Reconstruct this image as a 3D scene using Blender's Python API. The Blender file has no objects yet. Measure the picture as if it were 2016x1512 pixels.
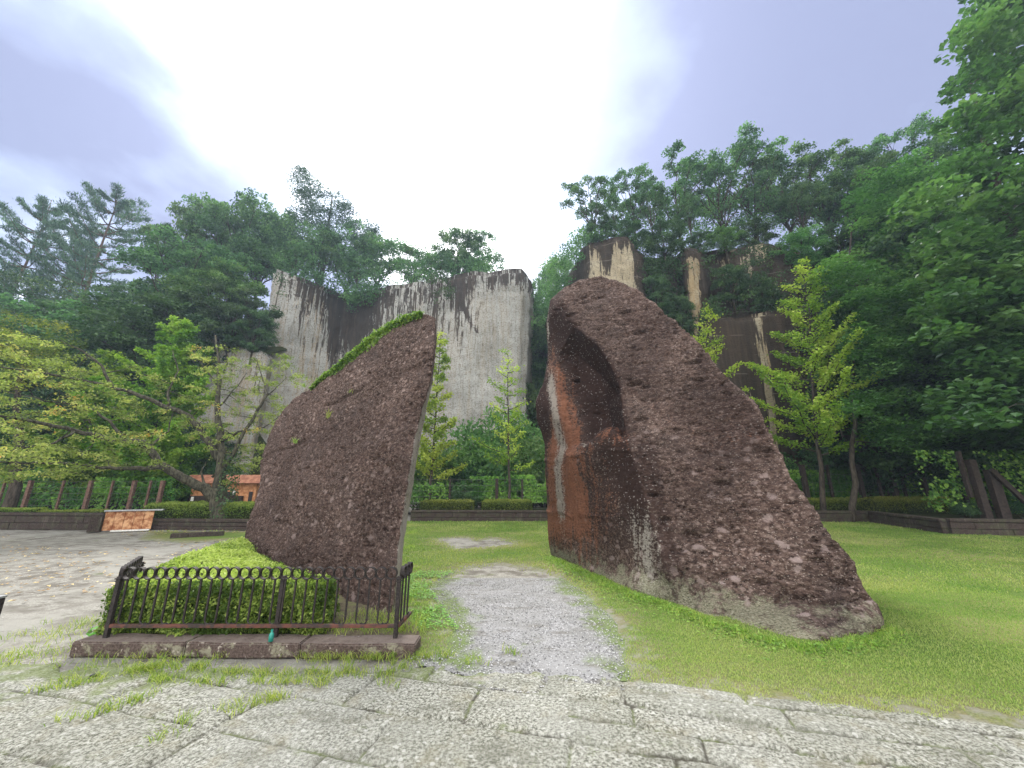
import bpy, bmesh, math, random
import numpy as np
from mathutils import Vector, Matrix
from mathutils.geometry import delaunay_2d_cdt

# ---------------------------------------------------------------- camera, sky, sun, exposure
F, HOR, CAMH = 757.0, 958.0, 1.6
PITCH = math.atan((HOR-756)/F)
sc = bpy.context.scene
cam = bpy.data.cameras.new('camera'); cam.sensor_width = 36; cam.lens = F/2016*36
cam.clip_end = 2000; cam.clip_start = .05
camo = bpy.data.objects.new('camera', cam); sc.collection.objects.link(camo)
camo.location = (0, 0, CAMH); camo.rotation_euler = (math.pi/2+PITCH, 0, 0)
sc.camera = camo
SUN_EL, SUN_AZ = math.radians(52), math.radians(-14)     # azimuth from +Y, clockwise
SUN_DIR = Vector((math.sin(SUN_AZ)*math.cos(SUN_EL), math.cos(SUN_AZ)*math.cos(SUN_EL), math.sin(SUN_EL)))

w = bpy.data.worlds.new('World'); sc.world = w; w.use_nodes = True
def world_sky():
    nt = w.node_tree; nt.nodes.clear(); N = nt.nodes.new; L = nt.links.new
    out = N('ShaderNodeOutputWorld')
    sky = N('ShaderNodeTexSky'); sky.sky_type = 'NISHITA'; sky.sun_disc = False
    sky.sun_elevation = SUN_EL; sky.sun_rotation = SUN_AZ; sky.dust_density = 2
    b1 = N('ShaderNodeBackground'); b1.inputs[1].default_value = .08; L(sky.outputs[0], b1.inputs[0])
    tc = N('ShaderNodeTexCoord')
    def math_(op, a, b=None, clamp=False):
        m = N('ShaderNodeMath'); m.operation = op; m.use_clamp = clamp
        for i, v in enumerate((a, b)):
            if v is None: continue
            if isinstance(v, (int, float)): m.inputs[i].default_value = v
            else: L(v, m.inputs[i])
        return m.outputs[0]
    sep = N('ShaderNodeSeparateXYZ'); L(tc.outputs['Generated'], sep.inputs[0])
    # project onto a cloud deck so the clouds foreshorten towards the horizon
    zz = math_('ADD', math_('MAXIMUM', sep.outputs[2], 0.0), .22)
    cx = math_('DIVIDE', sep.outputs[0], zz); cy = math_('DIVIDE', sep.outputs[1], zz)
    cmb = N('ShaderNodeCombineXYZ'); L(cx, cmb.inputs[0]); L(cy, cmb.inputs[1])
    n1 = N('ShaderNodeTexNoise'); n1.inputs['Scale'].default_value = 1.1; n1.inputs['Detail'].default_value = 8
    n1.inputs['Roughness'].default_value = .52; n1.inputs['Distortion'].default_value = .35
    mp = N('ShaderNodeMapping'); mp.inputs['Location'].default_value = (3.1, 1.7, 0); L(cmb.outputs[0], mp.inputs[0]); L(mp.outputs[0], n1.inputs['Vector'])
    # thin cloud where the sun stands behind it
    dot = N('ShaderNodeVectorMath'); dot.operation = 'DOT_PRODUCT'; L(tc.outputs['Generated'], dot.inputs[0]); dot.inputs[1].default_value = SUN_DIR
    # a bright gap running from above the sun down to the horizon
    n2 = N('ShaderNodeTexNoise'); n2.inputs['Scale'].default_value = 3.2; n2.inputs['Detail'].default_value = 7; n2.inputs['Roughness'].default_value = .5; L(mp.outputs[0], n2.inputs['Vector'])
    gx = math_('ABSOLUTE', math_('ADD', math_('ADD', cx, .21), math_('MULTIPLY', math_('SUBTRACT', n1.outputs[0], .5), .7)))
    gap = N('ShaderNodeMapRange'); gap.interpolation_type = 'SMOOTHSTEP'; L(gx, gap.inputs[0]); gap.inputs[1].default_value = .06; gap.inputs[2].default_value = .60; gap.inputs[3].default_value = 1; gap.inputs[4].default_value = 0
    low = math_('MULTIPLY', math_('SUBTRACT', .55, sep.outputs[2]), .28)
    br = math_('ADD', math_('MULTIPLY', gap.outputs[0], .80), math_('ADD', math_('ADD', .16, low), math_('ADD', math_('MULTIPLY', math_('SUBTRACT', n1.outputs[0], .5), 2.1), math_('MULTIPLY', math_('SUBTRACT', n2.outputs[0], .5), 1.5))))
    ramp = N('ShaderNodeValToRGB'); L(br, ramp.inputs[0])
    e = ramp.color_ramp.elements
    e[0].position = 0.0; e[0].color = (.155, .172, .265, 1)
    e[1].position = .9; e[1].color = (.78, .80, .82, 1)
    a = ramp.color_ramp.elements.new(.30); a.color = (.225, .26, .375, 1)
    a = ramp.color_ramp.elements.new(.52); a.color = (.32, .37, .475, 1)
    # unseen sky behind the camera, brightened and whitened to fill the scene with light
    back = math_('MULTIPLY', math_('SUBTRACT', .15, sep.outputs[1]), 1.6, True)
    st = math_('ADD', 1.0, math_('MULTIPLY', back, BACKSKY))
    hot = math_('MULTIPLY', math_('POWER', math_('MAXIMUM', dot.outputs['Value'], 0.0), 14.0), 1.2)
    st = math_('ADD', st, hot)
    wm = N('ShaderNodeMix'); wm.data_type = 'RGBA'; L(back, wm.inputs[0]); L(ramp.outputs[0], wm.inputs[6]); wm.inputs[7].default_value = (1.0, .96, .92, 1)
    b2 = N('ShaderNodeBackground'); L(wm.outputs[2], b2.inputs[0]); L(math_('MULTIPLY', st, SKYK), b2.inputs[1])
    mx = N('ShaderNodeMixShader'); mx.inputs[0].default_value = .93
    L(b1.outputs[0], mx.inputs[1]); L(b2.outputs[0], mx.inputs[2]); L(mx.outputs[0], out.inputs[0])
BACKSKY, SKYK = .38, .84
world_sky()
sl = bpy.data.lights.new('sun', 'SUN'); sl.energy = 1.9; sl.angle = math.radians(14); sl.color = (1, .96, .9)
so = bpy.data.objects.new('sun', sl); sc.collection.objects.link(so); so.rotation_euler = SUN_DIR.to_track_quat('Z', 'Y').to_euler()
so.location = SUN_DIR*100
sc.view_settings.view_transform = 'Standard'; sc.view_settings.look = 'None'; sc.view_settings.gamma = 1
sc.view_settings.exposure = 1.66
sc.cycles.max_bounces = 6; sc.cycles.diffuse_bounces = 3; sc.cycles.glossy_bounces = 2; sc.cycles.transmission_bounces = 3
sc.cycles.transparent_max_bounces = 8; sc.cycles.volume_bounces = 0

# ---------------------------------------------------------------- measuring helpers
CP, SP = math.cos(PITCH), math.sin(PITCH)
def ray(u, v):
    x = (u-1008)/F; y = -(v-756)/F
    return Vector((x, CP-y*SP, SP+y*CP))
def P(u, v, D):
    r = ray(u, v); return Vector((0, 0, CAMH))+r*(D/r.y)
def G(u, v, z=0.0):
    r = ray(u, v); return Vector((0, 0, CAMH))+r*((z-CAMH)/r.z)
def proj(p):
    """world (N,3) -> picture coordinates of the survey"""
    p = np.asarray(p, float); d = p-np.array([0, 0, CAMH])
    f = d[:, 1]*CP+d[:, 2]*SP; yy = -d[:, 1]*SP+d[:, 2]*CP
    f = np.maximum(f, 1e-3)
    return 1008+F*d[:, 0]/f, 756-F*yy/f

# ---------------------------------------------------------------- numpy noise
def _h(ix, iy, iz, s):
    n = (ix*374761393+iy*668265263+iz*1274126177+s*974634777) & 0xffffffff
    n = ((n ^ (n >> 13))*1274126177) & 0xffffffff
    n = (n ^ (n >> 16)) & 0xffffffff
    n = (n*2246822519) & 0xffffffff
    return ((n ^ (n >> 15)) & 0xffff)/65535.0
def vn(p, s=0):
    p = np.asarray(p, float); i = np.floor(p).astype(np.int64); f = p-i; f = f*f*(3-2*f)
    x, y, z = i[..., 0], i[..., 1], i[..., 2]; a, b, c = f[..., 0], f[..., 1], f[..., 2]
    def l(p0, p1, t): return p0+(p1-p0)*t
    r = l(l(l(_h(x, y, z, s), _h(x+1, y, z, s), a), l(_h(x, y+1, z, s), _h(x+1, y+1, z, s), a), b),
          l(l(_h(x, y, z+1, s), _h(x+1, y, z+1, s), a), l(_h(x, y+1, z+1, s), _h(x+1, y+1, z+1, s), a), b), c)
    return r*2-1
def fbm(p, o=4, s=0, g=.5):
    r = 0; a = 1; t = 0; q = np.asarray(p, float)
    for k in range(o):
        r = r+a*vn(q, s+k*17); t += a; a *= g; q = q*2.03+5.1
    return r/t
def S3(x, y, z=0): 
    x = np.asarray(x, float); return np.stack([x, np.asarray(y, float)+0*x, np.asarray(z, float)+0*x], -1)
def sstep(a, b, x):
    t = np.clip((x-a)/(b-a), 0, 1); return t*t*(3-2*t)

# ---------------------------------------------------------------- mesh helpers
def mesh_np(name, V, Fc, mats=(), attrs=None, smooth=False, fattrs=None):
    V = np.asarray(V, np.float32); Fc = np.asarray(Fc, np.int32); k = Fc.shape[1]; n = len(Fc)
    me = bpy.data.meshes.new(name)
    me.vertices.add(len(V)); me.vertices.foreach_set('co', V.ravel())
    me.loops.add(n*k); me.loops.foreach_set('vertex_index', Fc.ravel())
    me.polygons.add(n); me.polygons.foreach_set('loop_start', np.arange(0, n*k, k, dtype=np.int32))
    me.polygons.foreach_set('use_smooth', np.full(n, smooth))
    for a, d in (attrs or {}).items():
        at = me.attributes.new(a, 'FLOAT', 'POINT'); at.data.foreach_set('value', np.asarray(d, np.float32))
    for a, d in (fattrs or {}).items():
        at = me.attributes.new(a, 'FLOAT', 'FACE'); at.data.foreach_set('value', np.asarray(d, np.float32))
    for m in mats: me.materials.append(m)
    me.update(calc_edges=True); return me
def link(name, me, parent=None, **kw):
    o = bpy.data.objects.new(name, me); sc.collection.objects.link(o)
    if parent is not None: o.parent = parent
    for k, v in kw.items(): o[k] = v
    return o
def thing(name, label, cat, loc=(0, 0, 0), rz=0, group=None):
    o = bpy.data.objects.new(name, None); sc.collection.objects.link(o); o.location = loc; o.rotation_euler = (0, 0, rz)
    o['label'] = label; o['category'] = cat
    if group: o['group'] = group
    return o
def copy_tree(o, parent=None):
    c = o.copy(); sc.collection.objects.link(c); c.parent = parent
    for ch in list(o.children): copy_tree(ch, c)
    return c
class MB:
    """collects shapes for ONE mesh"""
    def __init__(s): s.V = []; s.F = []; s.n = 0
    def add(s, V, Fc):
        s.V.extend([tuple(v) for v in V]); s.F.extend([tuple(i+s.n for i in f) for f in Fc]); s.n += len(V)
    def box(s, c, d, rz=0, bev=0.0, rot=None):
        c = Vector(c); hx, hy, hz = d[0]/2, d[1]/2, d[2]/2; b = min(bev, hx*.45, hy*.45, hz*.45)
        M = rot if rot is not None else Matrix.Rotation(rz, 3, 'Z')
        if b <= 0:
            V = [c+M@Vector((x*hx, y*hy, z*hz)) for x in (-1, 1) for y in (-1, 1) for z in (-1, 1)]
            s.add(V, [(0, 1, 3, 2), (4, 6, 7, 5), (0, 4, 5, 1), (2, 3, 7, 6), (0, 2, 6, 4), (1, 5, 7, 3)]); return
        bm = bmesh.new(); bmesh.ops.create_cube(bm, size=2)
        for v in bm.verts: v.co = Vector((v.co.x*hx, v.co.y*hy, v.co.z*hz))
        bmesh.ops.bevel(bm, geom=bm.edges[:], offset=b, segments=2, affect='EDGES', profile=.6)
        bm.verts.index_update()
        s.add([c+M@v.co for v in bm.verts], [[v.index for v in f.verts] for f in bm.faces]); bm.free()
    def tube(s, pts, rad, n=7, cap=True, flat=1.0):
        pts = [Vector(p) for p in pts]; 
        if not hasattr(rad, '__len__'): rad = [rad]*len(pts)
        V = []; up = Vector((0, 0, 1)); pr = None
        for i, p in enumerate(pts):
            t = (pts[min(i+1, len(pts)-1)]-pts[max(i-1, 0)]).normalized()
            a = t.cross(up) if pr is None else pr-t*pr.dot(t)
            if a.length < 1e-3: a = t.cross(Vector((1, 0, 0)))
            a.normalize(); pr = a; b = t.cross(a)
            for k in range(n):
                an = 2*math.pi*k/n; V.append(p+(a*math.cos(an)+b*math.sin(an)*flat)*rad[i])
        Fc = [(i*n+k, i*n+(k+1) % n, (i+1)*n+(k+1) % n, (i+1)*n+k) for i in range(len(pts)-1) for k in range(n)]
        if cap: Fc += [tuple(range(n))[::-1], tuple(range((len(pts)-1)*n, len(pts)*n))]
        s.add(V, Fc)
    def mesh(s, name, mat, smooth=False):
        me = bpy.data.meshes.new(name); me.from_pydata(s.V, [], s.F); me.update()
        if mat: me.materials.append(mat)
        if smooth: me.polygons.foreach_set('use_smooth', [True]*len(me.polygons))
        return me
    def build(s, name, mat, parent=None, smooth=False, **kw):
        return link(name, s.mesh(name, mat, smooth), parent, **kw)

# ---------------------------------------------------------------- material helper
class Mat:
    def __init__(s, name, rough=.9, spec=.3):
        s.m = bpy.data.materials.new(name); s.m.use_nodes = True; s.nt = s.m.node_tree
        s.b = s.nt.nodes['Principled BSDF']; s.b.inputs['Roughness'].default_value = rough
        s.b.inputs['Specular IOR Level'].default_value = spec
        s.tc = s.N('ShaderNodeTexCoord'); s.geo = s.N('ShaderNodeNewGeometry')
        s.P = s.geo.outputs['Position']; s.O = s.tc.outputs['Object']
    def N(s, t): return s.nt.nodes.new(t)
    def L(s, a, b): s.nt.links.new(a, b)
    def put(s, sock, v):
        if isinstance(v, (int, float)): sock.default_value = v
        elif isinstance(v, (tuple, list)): sock.default_value = tuple(v)+((1,) if len(v) == 3 and len(sock.default_value) == 4 else ())
        else: s.L(v, sock)
    def scale(s, sc3, src=None, rot=None):
        m = s.N('ShaderNodeMapping'); m.inputs['Scale'].default_value = sc3
        if rot: m.inputs['Rotation'].default_value = rot
        s.L(src if src is not None else s.P, m.inputs[0]); return m.outputs[0]
    def noise(s, scale, det=4, rough=.5, vec=None, dist=0):
        n = s.N('ShaderNodeTexNoise'); n.inputs['Scale'].default_value = scale; n.inputs['Detail'].default_value = det
        n.inputs['Roughness'].default_value = rough; n.inputs['Distortion'].default_value = dist
        s.L(vec if vec is not None else s.P, n.inputs['Vector']); return n.outputs[0]
    def voro(s, scale, vec=None, feat='F1', out='Distance', rnd=1):
        n = s.N('ShaderNodeTexVoronoi'); n.feature = feat; n.inputs['Scale'].default_value = scale; n.inputs['Randomness'].default_value = rnd
        s.L(vec if vec is not None else s.P, n.inputs['Vector']); return n.outputs[out]
    def math(s, op, a, b=0.0, clamp=False):
        m = s.N('ShaderNodeMath'); m.operation = op; m.use_clamp = clamp; s.put(m.inputs[0], a); s.put(m.inputs[1], b); return m.outputs[0]
    def ramp(s, fac, stops, interp='LINEAR'):
        r = s.N('ShaderNodeValToRGB'); s.L(fac, r.inputs[0]); r.color_ramp.interpolation = interp
        el = r.color_ramp.elements
        while len(el) < len(stops): el.new(.5)
        for e, (p, c) in zip(el, stops):
            e.position = p; e.color = (c, c, c, 1) if isinstance(c, (int, float)) else tuple(c)+(1,)
        return r.outputs[0]
    def sm(s, x, a, b):
        m = s.N('ShaderNodeMapRange'); m.interpolation_type = 'SMOOTHSTEP'; m.inputs[1].default_value = a; m.inputs[2].default_value = b
        if b < a: m.inputs[1].default_value = b; m.inputs[2].default_value = a; m.inputs[3].default_value = 1; m.inputs[4].default_value = 0
        s.L(x, m.inputs[0]); return m.outputs[0]
    def mix(s, fac, a, b, blend='MIX'):
        m = s.N('ShaderNodeMix'); m.data_type = 'RGBA'; m.blend_type = blend; s.put(m.inputs[0], fac); s.put(m.inputs[6], a); s.put(m.inputs[7], b); return m.outputs[2]
    def attr(s, name):
        a = s.N('ShaderNodeAttribute'); a.attribute_name = name; return a.outputs['Fac']
    def bump(s, h, strength=.5, dist=.02, nrm=None):
        b = s.N('ShaderNodeBump'); b.inputs['Strength'].default_value = strength; b.inputs['Distance'].default_value = dist
        s.L(h, b.inputs['Height'])
        if nrm is not None: s.L(nrm, b.inputs['Normal'])
        return b.outputs[0]
    def col(s, c): s.put(s.b.inputs['Base Color'], c)
    def nrm(s, n): s.L(n, s.b.inputs['Normal'])
def leaf_mat(name, stops, trans=.35, rough=.55, spec=.25, hue_var=.12, tcol=1.35):
    """leaves: colour by each leaf's own tint, a slow drift across the crown and the plant's own variation"""
    m = Mat(name, rough, spec)
    t = m.attr('tint')
    f = m.math('ADD', t, m.math('MULTIPLY', m.math('SUBTRACT', m.noise(.8, 2), .5), .9), True)
    c = m.ramp(f, stops)
    oi = m.N('ShaderNodeObjectInfo')
    h = m.N('ShaderNodeHueSaturation'); m.L(c, h.inputs['Color'])
    m.L(m.math('ADD', m.math('MULTIPLY', m.math('SUBTRACT', oi.outputs['Random'], .5), hue_var*.35), .5), h.inputs['Hue'])
    m.L(m.math('ADD', m.math('MULTIPLY', oi.outputs['Random'], .35), .82), h.inputs['Value'])
    c = h.outputs[0]; m.col(c)
    tr = m.N('ShaderNodeBsdfTranslucent'); m.L(m.mix(1.0, c, (tcol, tcol*1.1, tcol*.55), 'MULTIPLY'), tr.inputs[0])
    mx = m.N('ShaderNodeMixShader'); mx.inputs[0].default_value = trans
    m.L(m.b.outputs[0], mx.inputs[1]); m.L(tr.outputs[0], mx.inputs[2])
    m.L(mx.outputs[0], m.nt.nodes['Material Output'].inputs[0]); return m.m

# ---------------------------------------------------------------- leaves
def leaf_arrays(C, size, rng, up=.55, aspect=.55, N=None, tint=None, jitter=.35, axis=None):
    """one folded four-cornered blade per centre; returns V, F, tint"""
    n = len(C); C = np.asarray(C, float)
    nr = rng.normal(size=(n, 3)); nr /= np.linalg.norm(nr, axis=1)[:, None]
    base = np.zeros((n, 3)); base[:, 2] = 1
    if N is not None: base = N
    nr = nr*(1-up)+base*up; nr /= np.linalg.norm(nr, axis=1)[:, None]+1e-9
    a = rng.normal(size=(n, 3)) if axis is None else axis+rng.normal(size=(n, 3))*.25
    a -= nr*(a*nr).sum(1)[:, None]; a /= np.linalg.norm(a, axis=1)[:, None]+1e-9
    b = np.cross(nr, a); s = (size*(1+jitter*rng.uniform(-1, 1, n)))[:, None]
    V = np.empty((n, 4, 3)); V[:, 0] = C-a*s*.5; V[:, 1] = C+b*s*aspect*.5+nr*s*.10-a*s*.05
    V[:, 2] = C+a*s*.5-nr*s*.08; V[:, 3] = C-b*s*aspect*.5+nr*s*.10-a*s*.05
    Fc = np.arange(n*4).reshape(n, 4)
    if tint is None: tint = rng.uniform(0, 1, n)
    return V.reshape(-1, 3), Fc, tint
def leaf_mesh(name, C, size, rng, mat, **kw):
    V, Fc, t = leaf_arrays(C, size, rng, **kw)
    return mesh_np(name, V, Fc, [mat], fattrs={'tint': t})
# ================================================================ GROUND
def m_gravelly(name, cols, grass=None, scale=90, dark=.5):
    m = Mat(name, .95, .15)
    v = m.voro(scale, out='Color'); sp = m.N('ShaderNodeSeparateColor'); m.L(v, sp.inputs[0])
    n = m.noise(3.0, 6, .6); n2 = m.noise(.7, 4, .6); nf = m.noise(60, 3)
    c = m.mix(m.sm(m.noise(scale*.7, 4, .75), .36, .66), cols[0], cols[1])
    c = m.mix(m.sm(n, .42, .62), c, cols[2])
    c = m.mix(m.sm(n2, .40, .66), c, cols[3])
    if grass: c = m.mix(m.math('MULTIPLY', m.sm(m.math('ADD', m.noise(1.7, 6, .65), m.math('MULTIPLY', m.attr('green'), .4)), .60, .78), .85), c, grass)
    if grass: c = m.mix(m.math('MULTIPLY', m.sm(m.noise(1, 6, .7, m.scale((2.2, 5.5, 1), rot=(0, 0, -.2))), .52, .66), .7), c, m.mix(m.noise(40, 3), (.05, .045, .035), (.12, .11, .09)))
    m.col(c)
    d = m.voro(scale)
    m.nrm(m.bump(m.math('ADD', d, nf), .6, .012)); return m.m
M_dirt = m_gravelly('packed_gravel_soil', ((.13, .125, .105), (.33, .32, .29), (.11, .10, .085), (.24, .235, .21)), (.09, .12, .03), 70)
M_path = m_gravelly('grey_gravel', ((.10, .10, .10), (.33, .33, .335), (.17, .17, .165), (.21, .21, .21)), (.09, .13, .03), 60)
def m_lawn():
    m = Mat('short_turf', .95, .1)
    n = m.noise(.55, 5, .6); n2 = m.noise(5, 5, .65); n3 = m.noise(70, 3, .6)
    c = m.ramp(n, [(.3, (.10, .175, .035)), (.5, (.155, .22, .05)), (.68, (.22, .24, .08))])
    c = m.mix(m.sm(n2, .56, .75), c, (.22, .20, .095)); c = m.mix(m.sm(n3, .35, .7), m.mix(1, c, (.45, .5, .45), 'MULTIPLY'), c)
    dry = m.math('MULTIPLY', m.sm(m.attr('edge'), .95, .15), m.sm(m.noise(2.4, 6, .7), .34, .58)); c = m.mix(m.math('MULTIPLY', dry, .75), c, m.mix(n3, (.10, .085, .05), (.24, .21, .12)))
    c = m.mix(m.math('MULTIPLY', m.sm(m.noise(.33, 4, .6), .50, .62), .55), c, (.24, .22, .10))
    e = m.sm(m.math('ADD', m.attr('edge'), m.math('MULTIPLY', m.math('SUBTRACT', m.noise(6, 5, .7), .5), 1.6)), .35, -.05)
    c = m.mix(m.math('MULTIPLY', e, .8), c, (.22, .215, .18))
    m.col(c); m.nrm(m.bump(n3, .9, .03)); return m.m
M_lawn = m_lawn()
def m_paving():
    m = Mat('worn_tuff_paving', .9, .2)
    v = m.voro(45, out='Color'); sp = m.N('ShaderNodeSeparateColor'); m.L(v, sp.inputs[0])
    n = m.noise(46, 7, .78); nb = m.noise(.9, 4, .6); nc = m.noise(3.5, 5, .65)
    c = m.ramp(n, [(.40, (.045, .045, .036)), (.48, (.19, .19, .155)), (.57, (.40, .405, .36))])
    c = m.mix(m.sm(nb, .42, .62), c, m.mix(.35, c, (.30, .305, .28))); c = m.mix(m.math('MULTIPLY', m.sm(nc, .5, .72), .55), c, (.20, .18, .115))
    c = m.mix(m.math('MULTIPLY', m.math('SUBTRACT', m.attr('slab'), .5), .5, True), c, (.15, .155, .12))
    c = m.mix(m.math('MULTIPLY', m.math('GREATER_THAN', sp.outputs[0], .96), .45), c, (.52, .52, .49))
    j = m.math('MULTIPLY', m.attr('joint'), m.math('ADD', .35, m.math('MULTIPLY', m.sm(m.noise(2.6, 4, .6), .36, .56), .6)))
    c = m.mix(j, c, m.mix(m.sm(m.noise(4, 4), .46, .56), (.045, .040, .030), (.09, .11, .035)))
    c = m.mix(m.math('MULTIPLY', m.sm(m.noise(2.2, 6, .7, m.scale((1, 2.2, 1), rot=(0, 0, .25))), .50, .68), .55), c, (.10, .10, .075))
    c = m.mix(m.math('MULTIPLY', m.sm(m.math('ADD', m.noise(5, 5, .7), m.attr('green')), .60, .80), .7), c, (.12, .155, .045))
    m.col(c); m.nrm(m.bump(m.math('ADD', n, m.math('MULTIPLY', m.noise(120, 2), .5)), .9, .02)); return m.m
M_paving = m_paving()

# where things stand on the ground (metres), measured from the survey points
gpt = lambda u, v: tuple(G(u, v)[:2])
def inpoly(x, y, poly):
    r = np.zeros(x.shape, bool); n = len(poly)
    for i in range(n):
        x1, y1 = poly[i]; x2, y2 = poly[(i+1) % n]
        if y1 == y2: continue
        c = ((y1 > y) != (y2 > y)) & (x < (x2-x1)*(y-y1)/(y2-y1)+x1); r ^= c
    return r
def dpoly(x, y, poly):
    """signed distance, positive inside"""
    d = np.full(x.shape, 1e9); n = len(poly)
    for i in range(n):
        ax, ay = poly[i]; bx, by = poly[(i+1) % n]; ex, ey = bx-ax, by-ay
        t = np.clip(((x-ax)*ex+(y-ay)*ey)/(ex*ex+ey*ey+1e-9), 0, 1)
        d = np.minimum(d, np.hypot(x-ax-t*ex, y-ay-t*ey))
    return np.where(inpoly(x, y, poly), d, -d)
WALL_Y = G(900, 1027).y
LAWN = [gpt(2120, 1460), gpt(1990, 1440), gpt(1640, 1412), gpt(1400, 1378), gpt(1235, 1352), gpt(1215, 1300), gpt(1200, 1230), gpt(1150, 1180), gpt(1090, 1135), gpt(1040, 1120),
        gpt(985, 1112), gpt(925, 1118), gpt(880, 1140), gpt(850, 1160), gpt(880, 1200), gpt(908, 1240), gpt(895, 1290), gpt(830, 1302), gpt(770, 1296), gpt(770, 1200),
        gpt(700, 1120), gpt(480, 1062), gpt(360, 1070), gpt(270, 1062), gpt(290, 1046), gpt(480, 1046), (-12, WALL_Y+.5), (30, WALL_Y+.5), (30, 3)]
BARE = [gpt(865, 1062), gpt(905, 1058), gpt(940, 1066), gpt(965, 1060), gpt(1005, 1066), gpt(1010, 1072), gpt(950, 1078), gpt(900, 1080)]
def lawn_d(x, y):
    return np.minimum(dpoly(x, y, LAWN), -dpoly(x, y, BARE)+.0)+.10*fbm(S3(x*2.2, y*2.2), 4, 3)
def pave_edge(x):
    a = G(1250, 1342); b = G(2016, 1432); s = (b.y-a.y)/(b.x-a.x)
    r = a.y+s*(x-a.x)
    l = 4.05-.02*(x+2)
    return np.where(x > a.x, r, l+(a.y-l)*sstep(-.3, a.x, x))
def grid_region(name, mat, x0, x1, y0, y1, step, mask, zfn, attrs):
    xs = np.arange(x0, x1+step, step); ys = np.arange(y0, y1+step, step); X, Y = np.meshgrid(xs, ys)
    nx, ny = len(xs), len(ys); x = X.ravel(); y = Y.ravel(); md = mask(x, y)
    z = zfn(x, y, md); idx = np.arange(nx*ny).reshape(ny, nx)
    Fc = np.stack([idx[:-1, :-1], idx[:-1, 1:], idx[1:, 1:], idx[1:, :-1]], -1).reshape(-1, 4)
    keep = (md[Fc] > 0).sum(1) >= 3; Fc = Fc[keep]
    used = np.unique(Fc); re = np.full(nx*ny, -1); re[used] = np.arange(len(used))
    me = mesh_np(name, np.stack([x, y, z], -1)[used], re[Fc], [mat], {k: f(x, y, md)[used] for k, f in attrs.items()}, smooth=True)
    return link(name, me, kind='structure')
# base sheet to the horizon
def base_ground():
    xs = np.concatenate([[-300, -200, -120, -60], np.arange(-34, 34.1, .5), [60, 120, 200, 300]])
    ys = np.concatenate([[-300, -100, -30, -10], np.arange(-3, 48.1, .5), [80, 160, 220, 300]])
    X, Y = np.meshgrid(xs, ys); x = X.ravel(); y = Y.ravel(); z = .012*fbm(S3(x*.6, y*.6), 3, 5)-.012
    g = sstep(1.5, -.5, np.abs(lawn_d(x, y)))*.15
    idx = np.arange(len(x)).reshape(len(ys), len(xs))
    Fc = np.stack([idx[:-1, :-1], idx[:-1, 1:], idx[1:, 1:], idx[1:, :-1]], -1).reshape(-1, 4)
    link('ground', mesh_np('ground', np.stack([x, y, z], -1), Fc, [M_dirt], {'green': g}, True), kind='structure')
base_ground()
lz = lambda x, y, d: -.016+.030*sstep(-.02, .16, d)+.018*np.clip(d, 0, 1)+.012*fbm(S3(x*.9, y*.9), 3, 9)
grid_region('lawn', M_lawn, -4, 9.5, 2.6, 9.0, .035, lambda x, y: np.where(y < 8.999, lawn_d(x, y), -1), lz, {'edge': lambda x, y, d: d})
grid_region('lawn', M_lawn, -14, 30, 8.98, WALL_Y+.6, .1, lambda x, y: lawn_d(x, y), lz, {'edge': lambda x, y, d: d})
grid_region('lawn', M_lawn, 9.48, 20, 1.5, 9.0, .08, lambda x, y: lawn_d(x, y), lz, {'edge': lambda x, y, d: d})
PATH = [gpt(1255, 1345), gpt(1215, 1180), gpt(1100, 1100), gpt(960, 1095), gpt(830, 1120), gpt(860, 1290), gpt(820, 1310), gpt(1000, 1350)]
grid_region('gravel_path', M_path, -2.5, 2.2, 3.2, 7.6, .04, lambda x, y: dpoly(x, y, PATH)+.08*fbm(S3(x*3, y*3), 3, 8),
            lambda x, y, d: .004+.006*np.clip(d*3, 0, 1)+.008*fbm(S3(x*3, y*3), 4, 2), {'green': lambda x, y, d: sstep(.5, 0, lawn_d(x, y)*-1)*.7})
# paving: long worn slabs
PA = math.atan2(G(2016, 1432).y-G(1250, 1342).y, G(2016, 1432).x-G(1250, 1342).x)
def slabs(x, y):
    ca, sa = math.cos(PA), math.sin(PA)
    a = x*ca+y*sa; b = -x*sa+y*ca
    a = a+.06*fbm(S3(x*1.1, y*1.1), 3, 3); b = b+.045*fbm(S3(x*1.2, y*1.2, 3), 3, 4)
    H = np.where(x < .4, .50, .27)                 # broader slabs on the left
    r = np.floor(b/H); fb = b/H-r
    L = .95+.25*_h(r.astype(np.int64), r.astype(np.int64)*0, r.astype(np.int64)*0, 7)
    o = _h(r.astype(np.int64), r.astype(np.int64)*0+3, r.astype(np.int64)*0, 5)*1.7
    q = np.floor((a+o)/L); fa = (a+o)/L-q
    d = np.minimum(np.minimum(fb, 1-fb)*H, np.minimum(fa, 1-fa)*L)
    rid = _h(r.astype(np.int64), q.astype(np.int64), r.astype(np.int64)*0, 11)
    return d, rid
def pz(x, y, md):
    d, rid = slabs(x, y); wdt = .010+.012*vn(S3(x*4, y*4), 5)
    j = sstep(.028, .002, d+.006*fbm(S3(x*18, y*18), 2, 1)-np.clip(wdt, 0, 1)*.5)
    return -.04*sstep(.05, -.01, md)+.022+.008*(rid-.5)-.016*j+.006*fbm(S3(x*5, y*5), 4, 6)+.0035*fbm(S3(x*25, y*25), 3, 7)
def jat(x, y, md):
    d, rid = slabs(x, y); return sstep(.017, .004, d+.010*fbm(S3(x*9, y*9), 3, 1)+.016*np.maximum(0, vn(S3(x*1.6, y*1.6), 5)))
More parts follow.
